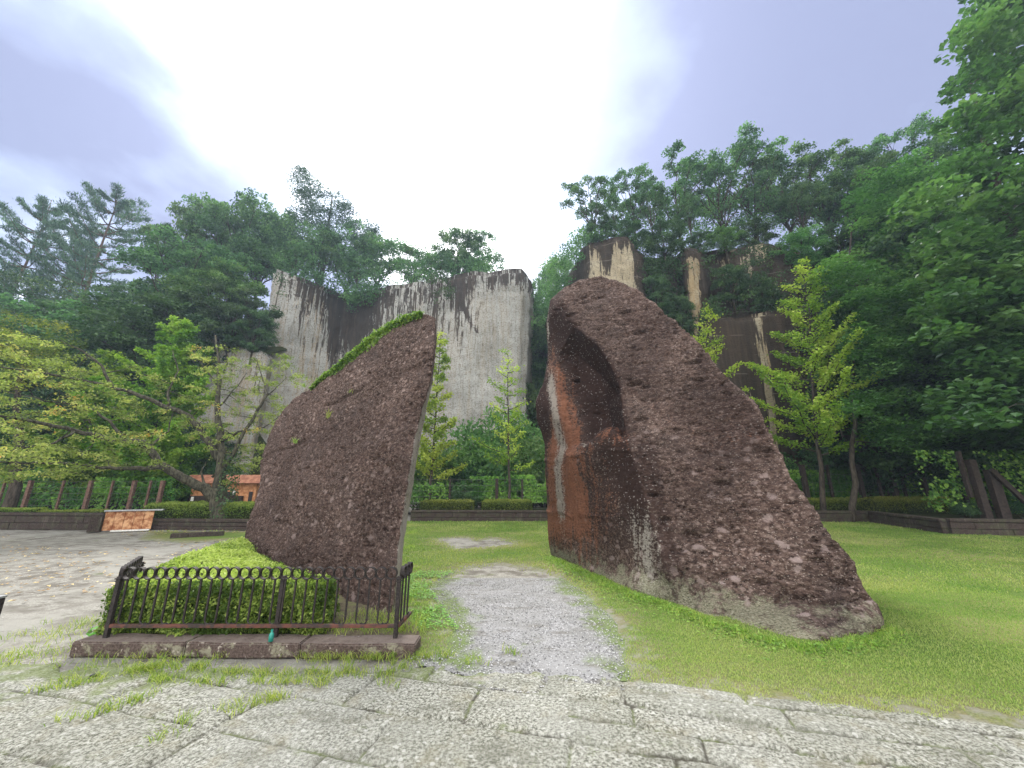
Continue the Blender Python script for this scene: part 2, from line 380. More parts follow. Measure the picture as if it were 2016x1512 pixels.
pm = lambda x, y: np.minimum(pave_edge(x)-y, (x+6.2+.9*(y-2.5)))+(.05+.16*sstep(1.3, .2, x))*fbm(S3(x*3, y*3), 4, 3)+.06*fbm(S3(x*14, y*14), 2, 6)*sstep(1.5, .5, x)
grid_region('stone_paving', M_paving, -4.8, 5.6, 2.0, 4.2, .014, pm, pz,
            {'joint': jat, 'slab': lambda x, y, d: slabs(x, y)[1], 'green': lambda x, y, d: .22*sstep(.45, 0, d)*sstep(.8, -.6, x)+.18*sstep(.12, 0, d)+.12*sstep(-1.4, -3, x)*sstep(3, 3.6, y)})
grid_region('stone_paving', M_paving, -7.5, 7.5, -3, 2.02, .05, lambda x, y: 0*x+1, pz, {'joint': jat, 'slab': lambda x, y, d: slabs(x, y)[1], 'green': lambda x, y, d: 0*x})
# ================================================================ THE TWO GREAT ROCKS
def m_rock(name, kind):
    m = Mat(name, .95, .12)
    st = m.scale((1, 1, 1.9))
    nb = m.noise(1.1, 6, .65, m.scale((1, 1, 1.6))); nm = m.noise(15, 7, .72, st); nf = m.noise(38, 5, .75, st)
    c = m.ramp(nm, [(.35, (.014, .009, .008)), (.44, (.052, .034, .028)), (.55, (.105, .072, .060)), (.68, (.215, .162, .138))])
    c = m.mix(m.math('MULTIPLY', m.sm(nb, .45, .68), .5), c, (.060, .046, .042))
    # pale pinkish weathered flecks of several sizes
    def fleck(scale, thr, seed, str_):
        nv = m.N('ShaderNodeTexNoise'); nv.inputs['Scale'].default_value = scale*1.6; nv.inputs['Detail'].default_value = 3; m.L(m.P, nv.inputs['Vector']); ad = m.N('ShaderNodeVectorMath'); ad.operation = 'MULTIPLY_ADD'; m.L(nv.outputs['Color'], ad.inputs[0]); ad.inputs[1].default_value = (1.1/scale,)*3; m.L(m.scale((1, 1, 1.5)), ad.inputs[2]); v = ad.outputs[0]; vo = m.N('ShaderNodeTexVoronoi'); vo.inputs['Scale'].default_value = scale; m.L(v, vo.inputs['Vector'])
        sp = m.N('ShaderNodeSeparateColor'); m.L(vo.outputs['Color'], sp.inputs[0])
        pick = m.math('GREATER_THAN', sp.outputs[seed], thr)
        rad = m.sm(m.math('ADD', vo.outputs['Distance'], m.math('MULTIPLY', m.math('SUBTRACT', nf, .5), .6)), .42, .22)
        return m.math('MULTIPLY', m.math('MULTIPLY', pick, rad), str_)
    low = m.math('ADD', m.math('MULTIPLY', m.attr('pale'), 1.0), 0.0)
    dens = m.sm(m.noise(.8, 4, .6), .40, .60)
    f0 = m.math('MULTIPLY', fleck(5.0, .80, 1, .8), m.attr('low')); c = m.mix(f0, c, m.mix(nf, (.14, .10, .09), (.42, .34, .32)))
    f1 = m.math('MULTIPLY', fleck(9, .66, 0, .75), m.math('ADD', m.math('MULTIPLY', dens, .8), .25))
    f2 = fleck(26, .80, 1, .75); f3 = fleck(60, .90, 2, .9)
    c = m.mix(f1, c, (.27, .205, .18)); c = m.mix(f2, c, (.30, .24, .21)); c = m.mix(f3, c, (.36, .32, .28))
    # dark hollows
    pit = m.sm(m.voro(11, m.scale((1, 1, 2.6))), .26, .08); pit = m.math('MULTIPLY', pit, m.sm(m.noise(2.1, 3), .42, .55))
    c = m.mix(m.math('MULTIPLY', pit, .8), c, (.02, .014, .013))
    # the passage side of the right rock: brown-black tone, orange and white run-off, pale ledge line
    sv = m.scale((9, 9, .55)); sn = m.noise(1, 5, .65, sv)
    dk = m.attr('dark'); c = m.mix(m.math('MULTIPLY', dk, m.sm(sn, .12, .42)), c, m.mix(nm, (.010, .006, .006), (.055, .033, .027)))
    wf = m.math('MULTIPLY', fleck(22, .80, 2, 1.0), m.sm(dk, .3, .8)); c = m.mix(m.math('MULTIPLY', wf, .6), c, (.34, .31, .29))
    og = m.sm(m.math('ADD', m.attr('orange'), m.math('MULTIPLY', m.math('ADD', m.math('SUBTRACT', sn, .5), m.math('MULTIPLY', m.math('SUBTRACT', nm, .5), 1.0)), 1.3)), .22, .62)
    c = m.mix(m.math('MULTIPLY', og, .88), c, m.mix(nm, (.05, .022, .016), (.34, .15, .085)))
    wh = m.sm(m.math('ADD', m.attr('white'), m.math('MULTIPLY', m.math('ADD', m.math('SUBTRACT', sn, .5), m.math('MULTIPLY', m.math('SUBTRACT', nm, .5), 1.3)), 1.3)), .34, .66)
    c = m.mix(m.math('MULTIPLY', wh, .85), c, m.mix(nf, (.16, .14, .12), (.42, .40, .35)))
    # bare pale foot
    ft = m.sm(m.math('ADD', low, m.math('MULTIPLY', m.math('SUBTRACT', m.noise(5, 7, .8), .5), 2.6)), .40, .80)
    c = m.mix(m.math('MULTIPLY', ft, .85), c, m.ramp(nf, [(.36, (.06, .058, .035)), (.48, (.17, .165, .11)), (.62, (.31, .305, .225))]))
    m.col(c)
    h = m.math('ADD', m.math('MULTIPLY', nm, .8), m.math('SUBTRACT', m.math('MULTIPLY', nf, .45), m.math('MULTIPLY', pit, 1.1)))
    bp = m.bump(h, .9, .06); m.put(bp.node.inputs['Strength'], m.math('ADD', .35, m.math('MULTIPLY', m.sm(m.noise(.9, 3), .35, .65), .65))); m.nrm(bp); return m.m
M_rockR = m_rock('dark_pitted_tuff', 'R')

def plane_depth(a, b, lean):
    """depth function of the plane through ground points a, b that leans back by lean metres per metre of height"""
    a = Vector(a); b = Vector(b); k = (b.y-a.y)/(b.x-a.x)
    def f(u, v):
        r = ray(u, v)          # y = a.y + k(x-a.x) + lean z
        den = r.y-k*r.x-lean*r.z
        return (a.y-k*a.x+lean*CAMH)/den*r.y
    return f
def rock(name, outline, inner, thick, tdir, voxel, label, cat, paint, disp, mat):
    pts = [p for p in outline]+[p for p in inner]
    n0 = len(outline); W = [P(u, v, d) for u, v, d in pts]
    co = [Vector((u, v)) for u, v, d in pts]
    r = delaunay_2d_cdt(co, [], [list(range(n0))], 1, 1e-5)
    vo, tris, orig = r[0], r[2], r[3]
    W2 = []
    for i, vv in enumerate(vo):
        W2.append(W[orig[i][0]] if orig[i] else P(vv.x, vv.y, 6))
    n = len(W2); td = Vector(tdir).normalized()
    back = [p+td*thick(p) for p in W2]
    Vv = [tuple(p) for p in W2]+[tuple(p) for p in back]; Fc = [tuple(t) for t in tris]+[tuple(i+n for i in reversed(t)) for t in tris]
    ol = list(range(n0))
    for i in range(n0):
        a, b = ol[i], ol[(i+1) % n0]; Fc.append((a, b, b+n, a+n))
    me = bpy.data.meshes.new(name); me.from_pydata(Vv, [], Fc); me.update()
    bm = bmesh.new(); bm.from_mesh(me); bmesh.ops.recalc_face_normals(bm, faces=bm.faces); bmesh.ops.triangulate(bm, faces=bm.faces[:]); bm.to_mesh(me); bm.free()
    o = bpy.data.objects.new(name, me); sc.collection.objects.link(o)
    md = o.modifiers.new('r', 'REMESH'); md.mode = 'VOXEL'; md.voxel_size = voxel
    sm = o.modifiers.new('s', 'SMOOTH'); sm.iterations = 2; sm.factor = .5
    dg = bpy.context.evaluated_depsgraph_get(); ev = o.evaluated_get(dg); m2 = bpy.data.meshes.new_from_object(ev)
    o.modifiers.clear(); o.data = m2; m2.name = name
    N = len(m2.vertices); V = np.empty(N*3, np.float32); m2.vertices.foreach_get('co', V); V = V.reshape(-1, 3).astype(float)
    Nn = np.empty(N*3, np.float32); m2.vertices.foreach_get('normal', Nn); Nn = Nn.reshape(-1, 3)
    U, Vp = proj(V)
    V = V+Nn*disp(V, Nn, U, Vp)[:, None]
    m2.vertices.foreach_set('co', V.astype(np.float32).ravel()); m2.update()
    for k, a in paint(V, Nn, U, Vp).items():
        at = m2.attributes.new(k, 'FLOAT', 'POINT'); at.data.foreach_set('value', a.astype(np.float32))
    m2.materials.clear(); m2.materials.append(mat)
    m2.polygons.foreach_set('use_smooth', [True]*len(m2.polygons))
    o['label'] = label; o['category'] = cat; return o
def pits(V, scale, thr, depth, seed, zs=2.6):
    """flattened hollows scattered in the tuff"""
    q = V*np.array([scale, scale, scale*zs]); i = np.floor(q).astype(np.int64); best = np.zeros(len(V))
    for dx in (-1, 0, 1):
        for dy in (-1, 0, 1):
            for dz in (-1, 0, 1):
                c = i+np.array([dx, dy, dz])
                p = np.stack([_h(c[:, 0], c[:, 1], c[:, 2], seed+k) for k in range(3)], -1)+c
                on = _h(c[:, 0], c[:, 1], c[:, 2], seed+9); rr = .22+.26*_h(c[:, 0], c[:, 1], c[:, 2], seed+5)
                d = np.linalg.norm(q-p, axis=1)
                best = np.maximum(best, np.where(on > thr, sstep(rr, rr*.35, d), 0))
    return -depth*best
def crack(U, Vp, line, w=2.2, depth=.06, seed=0):
    """a fissure along a surveyed line"""
    best = np.full(len(U), 1e9); uu = U+5*fbm(S3(U*.05, Vp*.05, seed+0*U), 3, seed); vv = Vp+5*fbm(S3(U*.05, Vp*.05, 9+seed+0*U), 3, seed)
    for (ax, ay), (bx, by) in zip(line, line[1:]):
        ex, ey = bx-ax, by-ay; t = np.clip(((uu-ax)*ex+(vv-ay)*ey)/(ex*ex+ey*ey), 0, 1); best = np.minimum(best, np.hypot(uu-ax-t*ex, vv-ay-t*ey))
    return -depth*np.exp(-(best/w)**2)*(.4+.6*np.clip(.5+fbm(S3(U*.03, Vp*.03, 0*U), 2, seed+4), 0, 1))
def rough_disp(V, amp=1.0, seed=0):
    q = V+.0
    d = .075*fbm(q*np.array([.9, .9, 1.1]), 3, 1+seed)+.034*(.8 if seed else 1)*fbm(q*np.array([3, 3, 6]), 3, 4+seed)+.022*fbm(q*np.array([8, 8, 13]), 3, 6+seed, .6)
    return d*amp

# ---- right rock
fa, fb = G(1340, 1196), G(1738, 1238)
RL = 8.9
lean = plane_depth((fa.x, fa.y, 0), (fb.x, fb.y-.1, 0), .50)
gl = G(1085, 1095)
def edgeD(v): return gl.y
R_out = []
for u, v in [(1180, 544), (1215, 552), (1262, 577), (1292, 602), (1340, 642), (1380, 682), (1420, 727), (1460, 770), (1492, 802), (1515, 845), (1535, 893), (1558, 940),
             (1590, 985), (1612, 1020), (1640, 1058), (1682, 1104), (1694, 1135), (1704, 1162), (1722, 1195), (1738, 1238)]:
    R_out.append((u, v, lean(u, v)))
foot = [(1700, 1262), (1620, 1275), (1555, 1270), (1480, 1250), (1400, 1222), (1340, 1198), (1240, 1165), (1190, 1140), (1130, 1114), (1086, 1096)]
for u, v in foot:
    g = G(u, v, 0); R_out.append((u, v, g.y))
for u, v in [(1079, 1060), (1078, 1000), (1073, 930), (1072, 872), (1056, 822), (1054, 790), (1068, 755), (1078, 700), (1075, 640), (1083, 592)]:
    R_out.append((u, v, edgeD(v)))
for u, v in [(1110, 566), (1140, 552)]: R_out.append((u, v, lean(u, v)))
# rather than stop at the turf the foot goes on below it
R_out2 = []
for (u, v, d) in R_out: R_out2.append((u, v, d))
ridge = [(1095, 606), (1130, 642), (1178, 682), (1204, 722), (1220, 762), (1224, 800), (1234, 870), (1256, 940), (1275, 1000), (1292, 1060), (1312, 1120), (1330, 1160)]
R_in = [(u, v, lean(u, v)) for u, v in ridge]
for u, v in [(1200, 600), (1260, 660), (1300, 720), (1300, 820), (1360, 760), (1400, 850), (1340, 930), (1440, 950), (1380, 1040), (1500, 1050), (1560, 1100), (1450, 1130), (1600, 1180), (1500, 1190), (1400, 1150), (1650, 1150), (1340, 1100)]:
    R_in.append((u, v, lean(u, v)+.05*math.sin(u*.05+v*.03)))
# hollowed panel of the passage side
ra = P(1086, 1096, gl.y); 
def passD(u, v, push=0):
    # ruled surface between the far edge and the ridge at the same height
    rr = sorted(ridge, key=lambda q: q[1])
    uu = np.interp(v, [q[1] for q in rr], [q[0] for q in rr]); d1 = lean(uu, v); u0 = np.interp(v, [592, 640, 700, 755, 790, 822, 872, 930, 1096], [1083, 1075, 1078, 1068, 1054, 1056, 1072, 1073, 1086])
    t = min(max((u-u0)/max(uu-u0, 1), 0), 1)
    return 1/((1-t)/gl.y+t/d1)+push
for u, v, ps in [(1092, 640, .1), (1100, 700, .15), (1140, 700, .6), (1100, 760, .1), (1140, 760, .7), (1185, 740, .85), (1110, 830, .15), (1150, 820, .6), (1195, 800, .95), (1212, 770, .55), (1120, 880, .1), (1160, 868, .45), (1208, 842, .8),
                 (1160, 880, .0), (1207, 856, .05), (1120, 905, .0), (1110, 960, 0), (1170, 960, 0), (1220, 960, .03), (1110, 1040, -.05), (1180, 1040, 0), (1240, 1040, .0), (1180, 1110, 0), (1260, 1120, 0)]:
    R_in.append((u, v, passD(u, v, ps)))
def R_disp(V, Nn, U, Vp):
    front = sstep(-.2, -.5, Nn[:, 1]+.0)*sstep(-.62, -.35, Nn[:, 0])
    d = rough_disp(V)*(.45+.75*front)+pits(V, 5.4, .55, .06, 3)*front+pits(V, 2.0, .58, .13, 8, 3.4)*front+pits(V, 9, .3, .035, 13, 2.4)*(.25+.75*front)
    d += -.045*np.clip(np.abs(vn(V*np.array([1.3, 1.3, 10]), 4))-.25, 0, 1)*front*sstep(1.5, 4, V[:, 2])       # bedding lines
    for ln, w_, dp in (([(1092, 612), (1140, 606), (1200, 612)], 2.2, .07), ([(1120, 640), (1180, 628), (1290, 640)], 2, .06), ([(1230, 720), (1300, 712), (1390, 730)], 2, .05), ([(1290, 900), (1380, 890), (1470, 905)], 2, .05),
                       ([(1400, 1140), (1480, 1120), (1560, 1145)], 3, .07), ([(1540, 1165), (1600, 1190), (1680, 1185)], 3, .08), ([(1250, 1215), (1330, 1170), (1350, 1120)], 2.5, .05)):
        d += crack(U, Vp, ln, w_, dp, int(ln[0][0]))*sstep(.3, -.1, Nn[:, 1])
    # the masons' ledges on the passage side
    sd = 1-front; z = V[:, 2]
    for vv, a in ((905, .05), (1008, .04)):
        zz = P(1110, vv, gl.y).z; d += sd*a*(.5+.7*vn(V*2.5, 8))*np.exp(-((z-zz+.22*fbm(V*1.5, 3, 3))/.035)**2)
    ll = np.interp(U, [1120, 1165, 1218], [896, 872, 842])+4*vn(S3(U*.08, 0*U, 0*U), 3)
    d += .16*sstep(1112, 1130, U)*sstep(1232, 1214, U)*sstep(-1, 6, Vp-ll)*sstep(95, 20, Vp-ll)*sstep(.5, .2, Nn[:, 1])
    return d
def R_paint(V, Nn, U, Vp):
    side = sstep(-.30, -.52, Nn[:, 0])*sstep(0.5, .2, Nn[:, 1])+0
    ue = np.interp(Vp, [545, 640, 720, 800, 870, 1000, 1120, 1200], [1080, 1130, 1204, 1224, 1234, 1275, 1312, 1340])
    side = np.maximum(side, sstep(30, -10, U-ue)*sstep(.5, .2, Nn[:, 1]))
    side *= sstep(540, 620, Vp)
    z = V[:, 2]; wob = 10*fbm(S3(V[:, 1]*1.5, V[:, 2]*1.5), 3, 2)
    ol = np.interp(Vp, [620, 720, 830, 900, 1000, 1100], [1078, 1082, 1085, 1078, 1076, 1080]); orr = np.interp(Vp, [620, 700, 760, 830, 900, 1000, 1100], [1088, 1094, 1116, 1140, 1152, 1164, 1176])
    og = side*sstep(-10, 8, U+wob-ol)*sstep(26, -26, U+wob-orr)*sstep(640, 740, Vp)*(1-.6*sstep(1020, 1090, Vp))
    og = np.maximum(og, .42*side*sstep(60, -30, U+wob*2-orr-30)*sstep(840, 900, Vp)*sstep(1120, 1060, Vp))
    wu = np.interp(Vp, [700, 760, 800, 860, 880, 920, 1000, 1060], [1084, 1086, 1091, 1100, 1106, 1098, 1106, 1110])
    wh = side*sstep(17, 1, np.abs(U-wu+wob*.3))*sstep(690, 760, Vp)*(1-.65*sstep(995, 1040, Vp))
    w2u = np.interp(Vp, [880, 960, 1060, 1180], [1222, 1245, 1262, 1280]); wh = np.maximum(wh, .85*sstep(60, 4, np.abs(U-w2u-wob))*sstep(930, 1060, Vp)*sstep(1.5, .9, z*0+1))
    w3 = .55*side*sstep(7, 1, np.abs(U-1078))*sstep(900, 640, Vp); wh = np.maximum(wh, w3)
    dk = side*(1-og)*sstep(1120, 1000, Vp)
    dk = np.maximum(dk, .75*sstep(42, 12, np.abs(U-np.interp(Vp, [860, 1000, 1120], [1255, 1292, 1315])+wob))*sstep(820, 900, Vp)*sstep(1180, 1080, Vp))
    ll = np.interp(U, [1120, 1165, 1218], [896, 872, 842])+4*vn(S3(U*.08, 0*U, 0*U), 3)
    wh = np.maximum(wh, .9*np.exp(-((Vp-ll-2)/3.0)**2)*sstep(1120, 1135, U)*sstep(1225, 1212, U)); og = np.maximum(og, .45*side*sstep(0, 8, Vp-ll)*sstep(60, 10, Vp-ll)*sstep(1135, 1150, U))  # bright edge of the ledge painted as a pale line, orange below it
    ft = sstep(.62, .0, z+.22*fbm(V*2, 3, 5))*(1-.45*sstep(2.2, 3.4, V[:, 0])*0)
    return {'low': sstep(4.2, 1.2, z), 'dark': dk, 'orange': og*(1-wh*.3)*.66, 'white': wh*.68, 'pale': ft*.85*(1-.35*sstep(1540, 1640, U))}
rock_R = rock('standing_rock', R_out2, R_in, lambda p: max(.7, 2.9*(1-max(p.z, 0)/8.0)), (.42, 1, 0), .028,
     'taller dark brown pitted rock right of the gravel path, with orange and black streaks down its hollowed side', 'rock', R_paint, R_disp, M_rockR)

# ---- left rock
la, lb = G(772, 1236), G(478, 1125)
leanL = plane_depth((la.x, la.y, 0), (lb.x, lb.y, 0), .30)
L_out = [(u, v, leanL(u, v)) for u, v in [(475, 1132), (476, 1080), (482, 1050), (490, 1012), (500, 985), (507, 950), (512, 902), (525, 862), (541, 832), (560, 802), (590, 776), (622, 757), (660, 735), (700, 702), (742, 668), (782, 642), (815, 624), (840, 616), (858, 622)]]
sil = [(861, 660), (858, 700), (852, 750), (838, 808), (823, 887), (805, 1008), (793, 1090), (789, 1150), (787, 1215)]
def densify(pts, n=4):
    out = []
    for a, b in zip(pts, pts[1:]):
        for k in range(n): out.append((a[0]+(b[0]-a[0])*k/n, a[1]+(b[1]-a[1])*k/n))
    return out+[pts[-1]]
L_out += [(u, v, leanL(u, v)+.55+.25*(v-660)/550) for u, v in densify(sil)]
L_out += [(775, 1240, leanL(775, 1240)), (640, 1238, leanL(640, 1238)), (560, 1190, leanL(560, 1190))]
L_in = [(u, v, leanL(u, v)) for u, v in densify([(856, 660), (853, 700), (847, 750), (831, 808), (813, 880), (795, 991), (781, 1098), (774, 1180), (770, 1215)])]
L_in += [(u-22, v, leanL(u-22, v)) for u, v in densify([(847, 750), (831, 808), (813, 880), (795, 991), (781, 1098), (774, 1180)])]
for u, v in [(800, 690), (740, 740), (660, 800), (600, 850), (760, 850), (680, 900), (560, 930), (640, 980), (720, 1000), (540, 1050), (620, 1080), (700, 1110), (560, 1120), (680, 1190)]:
    L_in.append((u, v, leanL(u, v)-.04*math.sin(u*.03+v*.02)))
def L_disp(V, Nn, U, Vp):
    fr = sstep(.3, -.4, Nn[:, 1])
    return rough_disp(V, .9, 31)*(.5+.6*fr)+pits(V, 5, .6, .06, 23)*fr+pits(V, 10, .3, .03, 33, 2.2)*fr+fr*(crack(U, Vp, [(640, 800), (700, 772), (760, 742), (852, 708)], 2.4, .07, 3)+crack(U, Vp, [(505, 905), (560, 880), (600, 868)], 2.4, .07, 5)+crack(U, Vp, [(600, 905), (640, 900)], 3, .06, 7))
def L_paint(V, Nn, U, Vp):
    z = V[:, 2]; ru = np.interp(Vp, [640, 750, 808, 880, 991, 1098, 1200], [858, 849, 831, 813, 795, 781, 772])
    st = sstep(-3, 2, U-ru)*sstep(700, 790, Vp)
    return {'low': sstep(3.4, 1.0, z), 'dark': .25*sstep(.1, -.3, z-3)+0*z, 'orange': 0*z, 'white': st*.72*sstep(-.2, .8, z), 'pale': np.clip(st*.5+sstep(.4, 0, z)*.5, 0, 1)}
rock_L = rock('standing_rock', L_out, L_in, lambda p: max(.35, 1.5*(1-max(p.z, 0)/6.5)), (-.38, 1, 0), .028,
     'lower dark brown pitted rock left of the gravel path, with green creeper along its slanting top', 'rock', L_paint, L_disp, M_rockR)
# ================================================================ CLIFFS AND HILLS
def m_cliff(name, pale, dark, ochre=(.42, .27, .10), lines=.5):
    m = Mat(name, .95, .1)
    sx = m.scale((.9, .9, .07)); s2 = m.scale((2.6, 2.6, .16)); s3 = m.scale((7, 7, .5))
    n1 = m.noise(1, 5, .6, sx); n2 = m.noise(1, 5, .65, s2); n3 = m.noise(1, 4, .6, s3)
    nb = m.noise(.35, 5, .6); nf = m.noise(7, 6, .7, m.scale((1, 1, 2)))
    c = m.ramp(nb, [(.3, pale[0]), (.5, pale[1]), (.7, pale[2])])
    c = m.mix(m.math('MULTIPLY', m.sm(n3, .48, .68), .5), c, (.17, .15, .11))
    c = m.mix(m.math('MULTIPLY', m.sm(nf, .50, .62), .75), c, (.13, .115, .09))
    oc = m.math('MULTIPLY', m.attr('ochre'), m.sm(m.math('ADD', n2, m.math('MULTIPLY', m.math('SUBTRACT', nf, .5), .6)), .44, .6)); c = m.mix(oc, c, ochre)
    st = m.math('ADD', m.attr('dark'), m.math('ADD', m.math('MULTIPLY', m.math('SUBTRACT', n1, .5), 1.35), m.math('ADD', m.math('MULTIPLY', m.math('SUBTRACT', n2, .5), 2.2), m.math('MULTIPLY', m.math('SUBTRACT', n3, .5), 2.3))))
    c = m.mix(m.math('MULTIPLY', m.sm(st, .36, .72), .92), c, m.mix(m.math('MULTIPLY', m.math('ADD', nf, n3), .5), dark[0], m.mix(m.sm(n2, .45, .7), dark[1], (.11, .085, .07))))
    # quarry cut lines
    sep = m.N('ShaderNodeSeparateXYZ'); m.L(m.P, sep.inputs[0])
    zz = m.math('ADD', m.math('MULTIPLY', sep.outputs[2], .75), m.math('MULTIPLY', m.noise(.3, 2), .25))
    fr = m.math('FRACT', zz); ln = m.math('MULTIPLY', m.sm(m.math('ABSOLUTE', m.math('SUBTRACT', fr, .5)), .035, .0), m.sm(m.noise(.8, 4), .45, .6))
    c = m.mix(m.math('MULTIPLY', ln, lines), c, (.30, .27, .23))
    m.col(c); m.nrm(m.bump(m.math('ADD', nf, m.math('MULTIPLY', m.noise(22, 4, .7, m.scale((1, 1, 3))), .5)), 1.0, .14)); return m.m
M_cliffL = m_cliff('pale_streaked_tuff', ((.28, .285, .265), (.40, .405, .385), (.50, .505, .485)), ((.016, .011, .011), (.045, .034, .030)), lines=.0)
M_cliffR = m_cliff('dark_stained_tuff', ((.30, .25, .17), (.42, .36, .25), (.50, .45, .34)), ((.012, .008, .008), (.034, .024, .021)), lines=.45)
M_soil = Mat('leaf_litter_soil', 1, .05); M_soil.col(M_soil.ramp(M_soil.noise(2, 6, .7), [(.35, (.022, .028, .012)), (.6, (.05, .06, .025))])); M_soil = M_soil.m

def cliff(mat, tops, bots, zbot, fn, step=.22, rough=1.0, seed=0, back=9, cap_rise=.12):
    """a quarried face hung from a line of top points; returns the cap points"""
    T = [Vector(t) for t in tops]; B = [Vector((b[0], b[1], zbot)) for b in bots]
    L = [0]
    for a, b in zip(T, T[1:]): L.append(L[-1]+max((b-a).to_2d().length, .01))
    s = np.arange(0, L[-1]+step*.5, step); Ta = np.array(T); Ba = np.array(B)
    t3 = np.stack([np.interp(s, L, Ta[:, k]) for k in range(3)], -1); b3 = np.stack([np.interp(s, L, Ba[:, k]) for k in range(3)], -1)
    t3[:, 2] += .35*fbm(S3(s*.5, 3+0*s, seed+0*s), 4, seed)
    nz = int(t3[:, 2].max()/step); r = np.linspace(0, 1, nz)
    V = t3[:, None, :]*(1-r)[None, :, None]+b3[:, None, :]*r[None, :, None]
    d = np.gradient(t3, axis=0)[:, :2]; nn = np.stack([d[:, 1], -d[:, 0]], -1); nn /= np.linalg.norm(nn, axis=1)[:, None]+1e-9
    Pp = V.reshape(-1, 3)
    q = Pp*np.array([1, 1, 1])
    disp = rough*(.45*fbm(q*np.array([.25, .25, .12]), 3, seed)+.16*fbm(q*np.array([1.1, 1.1, 1.6]), 3, seed+3)+.07*fbm(q*np.array([3.5, 3.5, 7]), 3, seed+7))
    disp -= .10*np.exp(-((np.mod(q[:, 2]*.24+.15*vn(q*.2, 2), 1)-.5)/.02)**2)*rough
    disp -= .5*np.repeat(0*s, nz)+.9*(np.tile(r, len(s)) < .02)*.3
    N2 = np.repeat(nn, nz, axis=0); W = Pp.copy(); W[:, :2] += N2*disp[:, None]
    drop = np.repeat(t3[:, 2], nz)-Pp[:, 2]
    U, Vv = proj(W)
    at = fn(W, U, Vv, drop)
    idx = np.arange(len(s)*nz).reshape(len(s), nz)
    Fc = np.stack([idx[:-1, :-1], idx[:-1, 1:], idx[1:, 1:], idx[1:, :-1]], -1).reshape(-1, 4)
    me = mesh_np('cliff', W, Fc, [mat], at, smooth=True); o = link('cliff', me, kind='structure')
    # plateau behind the edge
    top = W.reshape(len(s), nz, 3)[:, 0]; K = 10; cap = []
    for k in range(K+1):
        f = k/K*back; c = top.copy(); c[:, 0] += .15*f*np.sign(c[:, 0]); c[:, 1] += f
        c[:, 2] += cap_rise*f+(.3*fbm(c*.3, 3, 4) if k else 0)-(.02 if k == 0 else 0); cap.append(c)
    # and down again at the far side
    c = cap[-1].copy(); c[:, 2] = -.5; cap.append(c)
    C = np.stack(cap, 1).reshape(-1, 3); idx = np.arange(len(C)).reshape(len(s), K+2)
    Fc = np.stack([idx[:-1, :-1], idx[1:, :-1], idx[1:, 1:], idx[:-1, 1:]], -1).reshape(-1, 4)
    link('terrain', mesh_np('terrain', C, Fc, [M_soil], smooth=True), kind='structure')
    return o
Z = 21.0
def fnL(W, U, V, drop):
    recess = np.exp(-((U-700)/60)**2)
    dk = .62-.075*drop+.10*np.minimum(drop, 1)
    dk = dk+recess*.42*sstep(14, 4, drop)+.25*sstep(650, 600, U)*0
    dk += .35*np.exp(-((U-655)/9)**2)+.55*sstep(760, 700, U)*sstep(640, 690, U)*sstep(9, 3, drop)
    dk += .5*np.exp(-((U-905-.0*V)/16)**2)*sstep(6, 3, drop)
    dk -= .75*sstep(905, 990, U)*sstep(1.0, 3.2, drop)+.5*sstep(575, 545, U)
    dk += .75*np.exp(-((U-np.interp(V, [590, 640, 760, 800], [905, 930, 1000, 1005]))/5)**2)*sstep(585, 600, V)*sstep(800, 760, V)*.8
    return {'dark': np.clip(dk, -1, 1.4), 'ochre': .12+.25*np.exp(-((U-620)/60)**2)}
topsL = [G(520, 560, 20.5)+Vector((-1.5, 6, 0)), G(541, 528, Z), G(600, 545, Z), G(678, 578, Z), G(690, 577, Z), G(760, 560, 20.4), G(862, 540, 20.6), G(930, 530, 20.9), G(1000, 526, Z), G(1030, 528, 20.9), G(1047, 545, 20.4), G(1047, 545, 20.4)+Vector((.3, 3, 0)), G(1047, 545, 20.4)+Vector((.2, 9, -.5))]
botsL = [t.copy() for t in topsL]
for i in (9, 10): botsL[i].x -= .95
for i in (11, 12): botsL[i].x -= .9
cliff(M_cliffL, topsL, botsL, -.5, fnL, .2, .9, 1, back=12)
def fnC(W, U, V, drop):
    return {'dark': .20-.05*drop+.35*np.exp(-((U-505)/8)**2)-.35*sstep(3, 7, drop), 'ochre': .3+0*U}
tc = [P(395, 640, 34), P(402, 655, 30), P(470, 672, 29.4), P(515, 690, 29), P(530, 700, 29.4), P(536, 700, 33)]
cliff(M_cliffL, tc, tc, -.5, fnC, .2, .8, 4, back=5, cap_rise=.5)
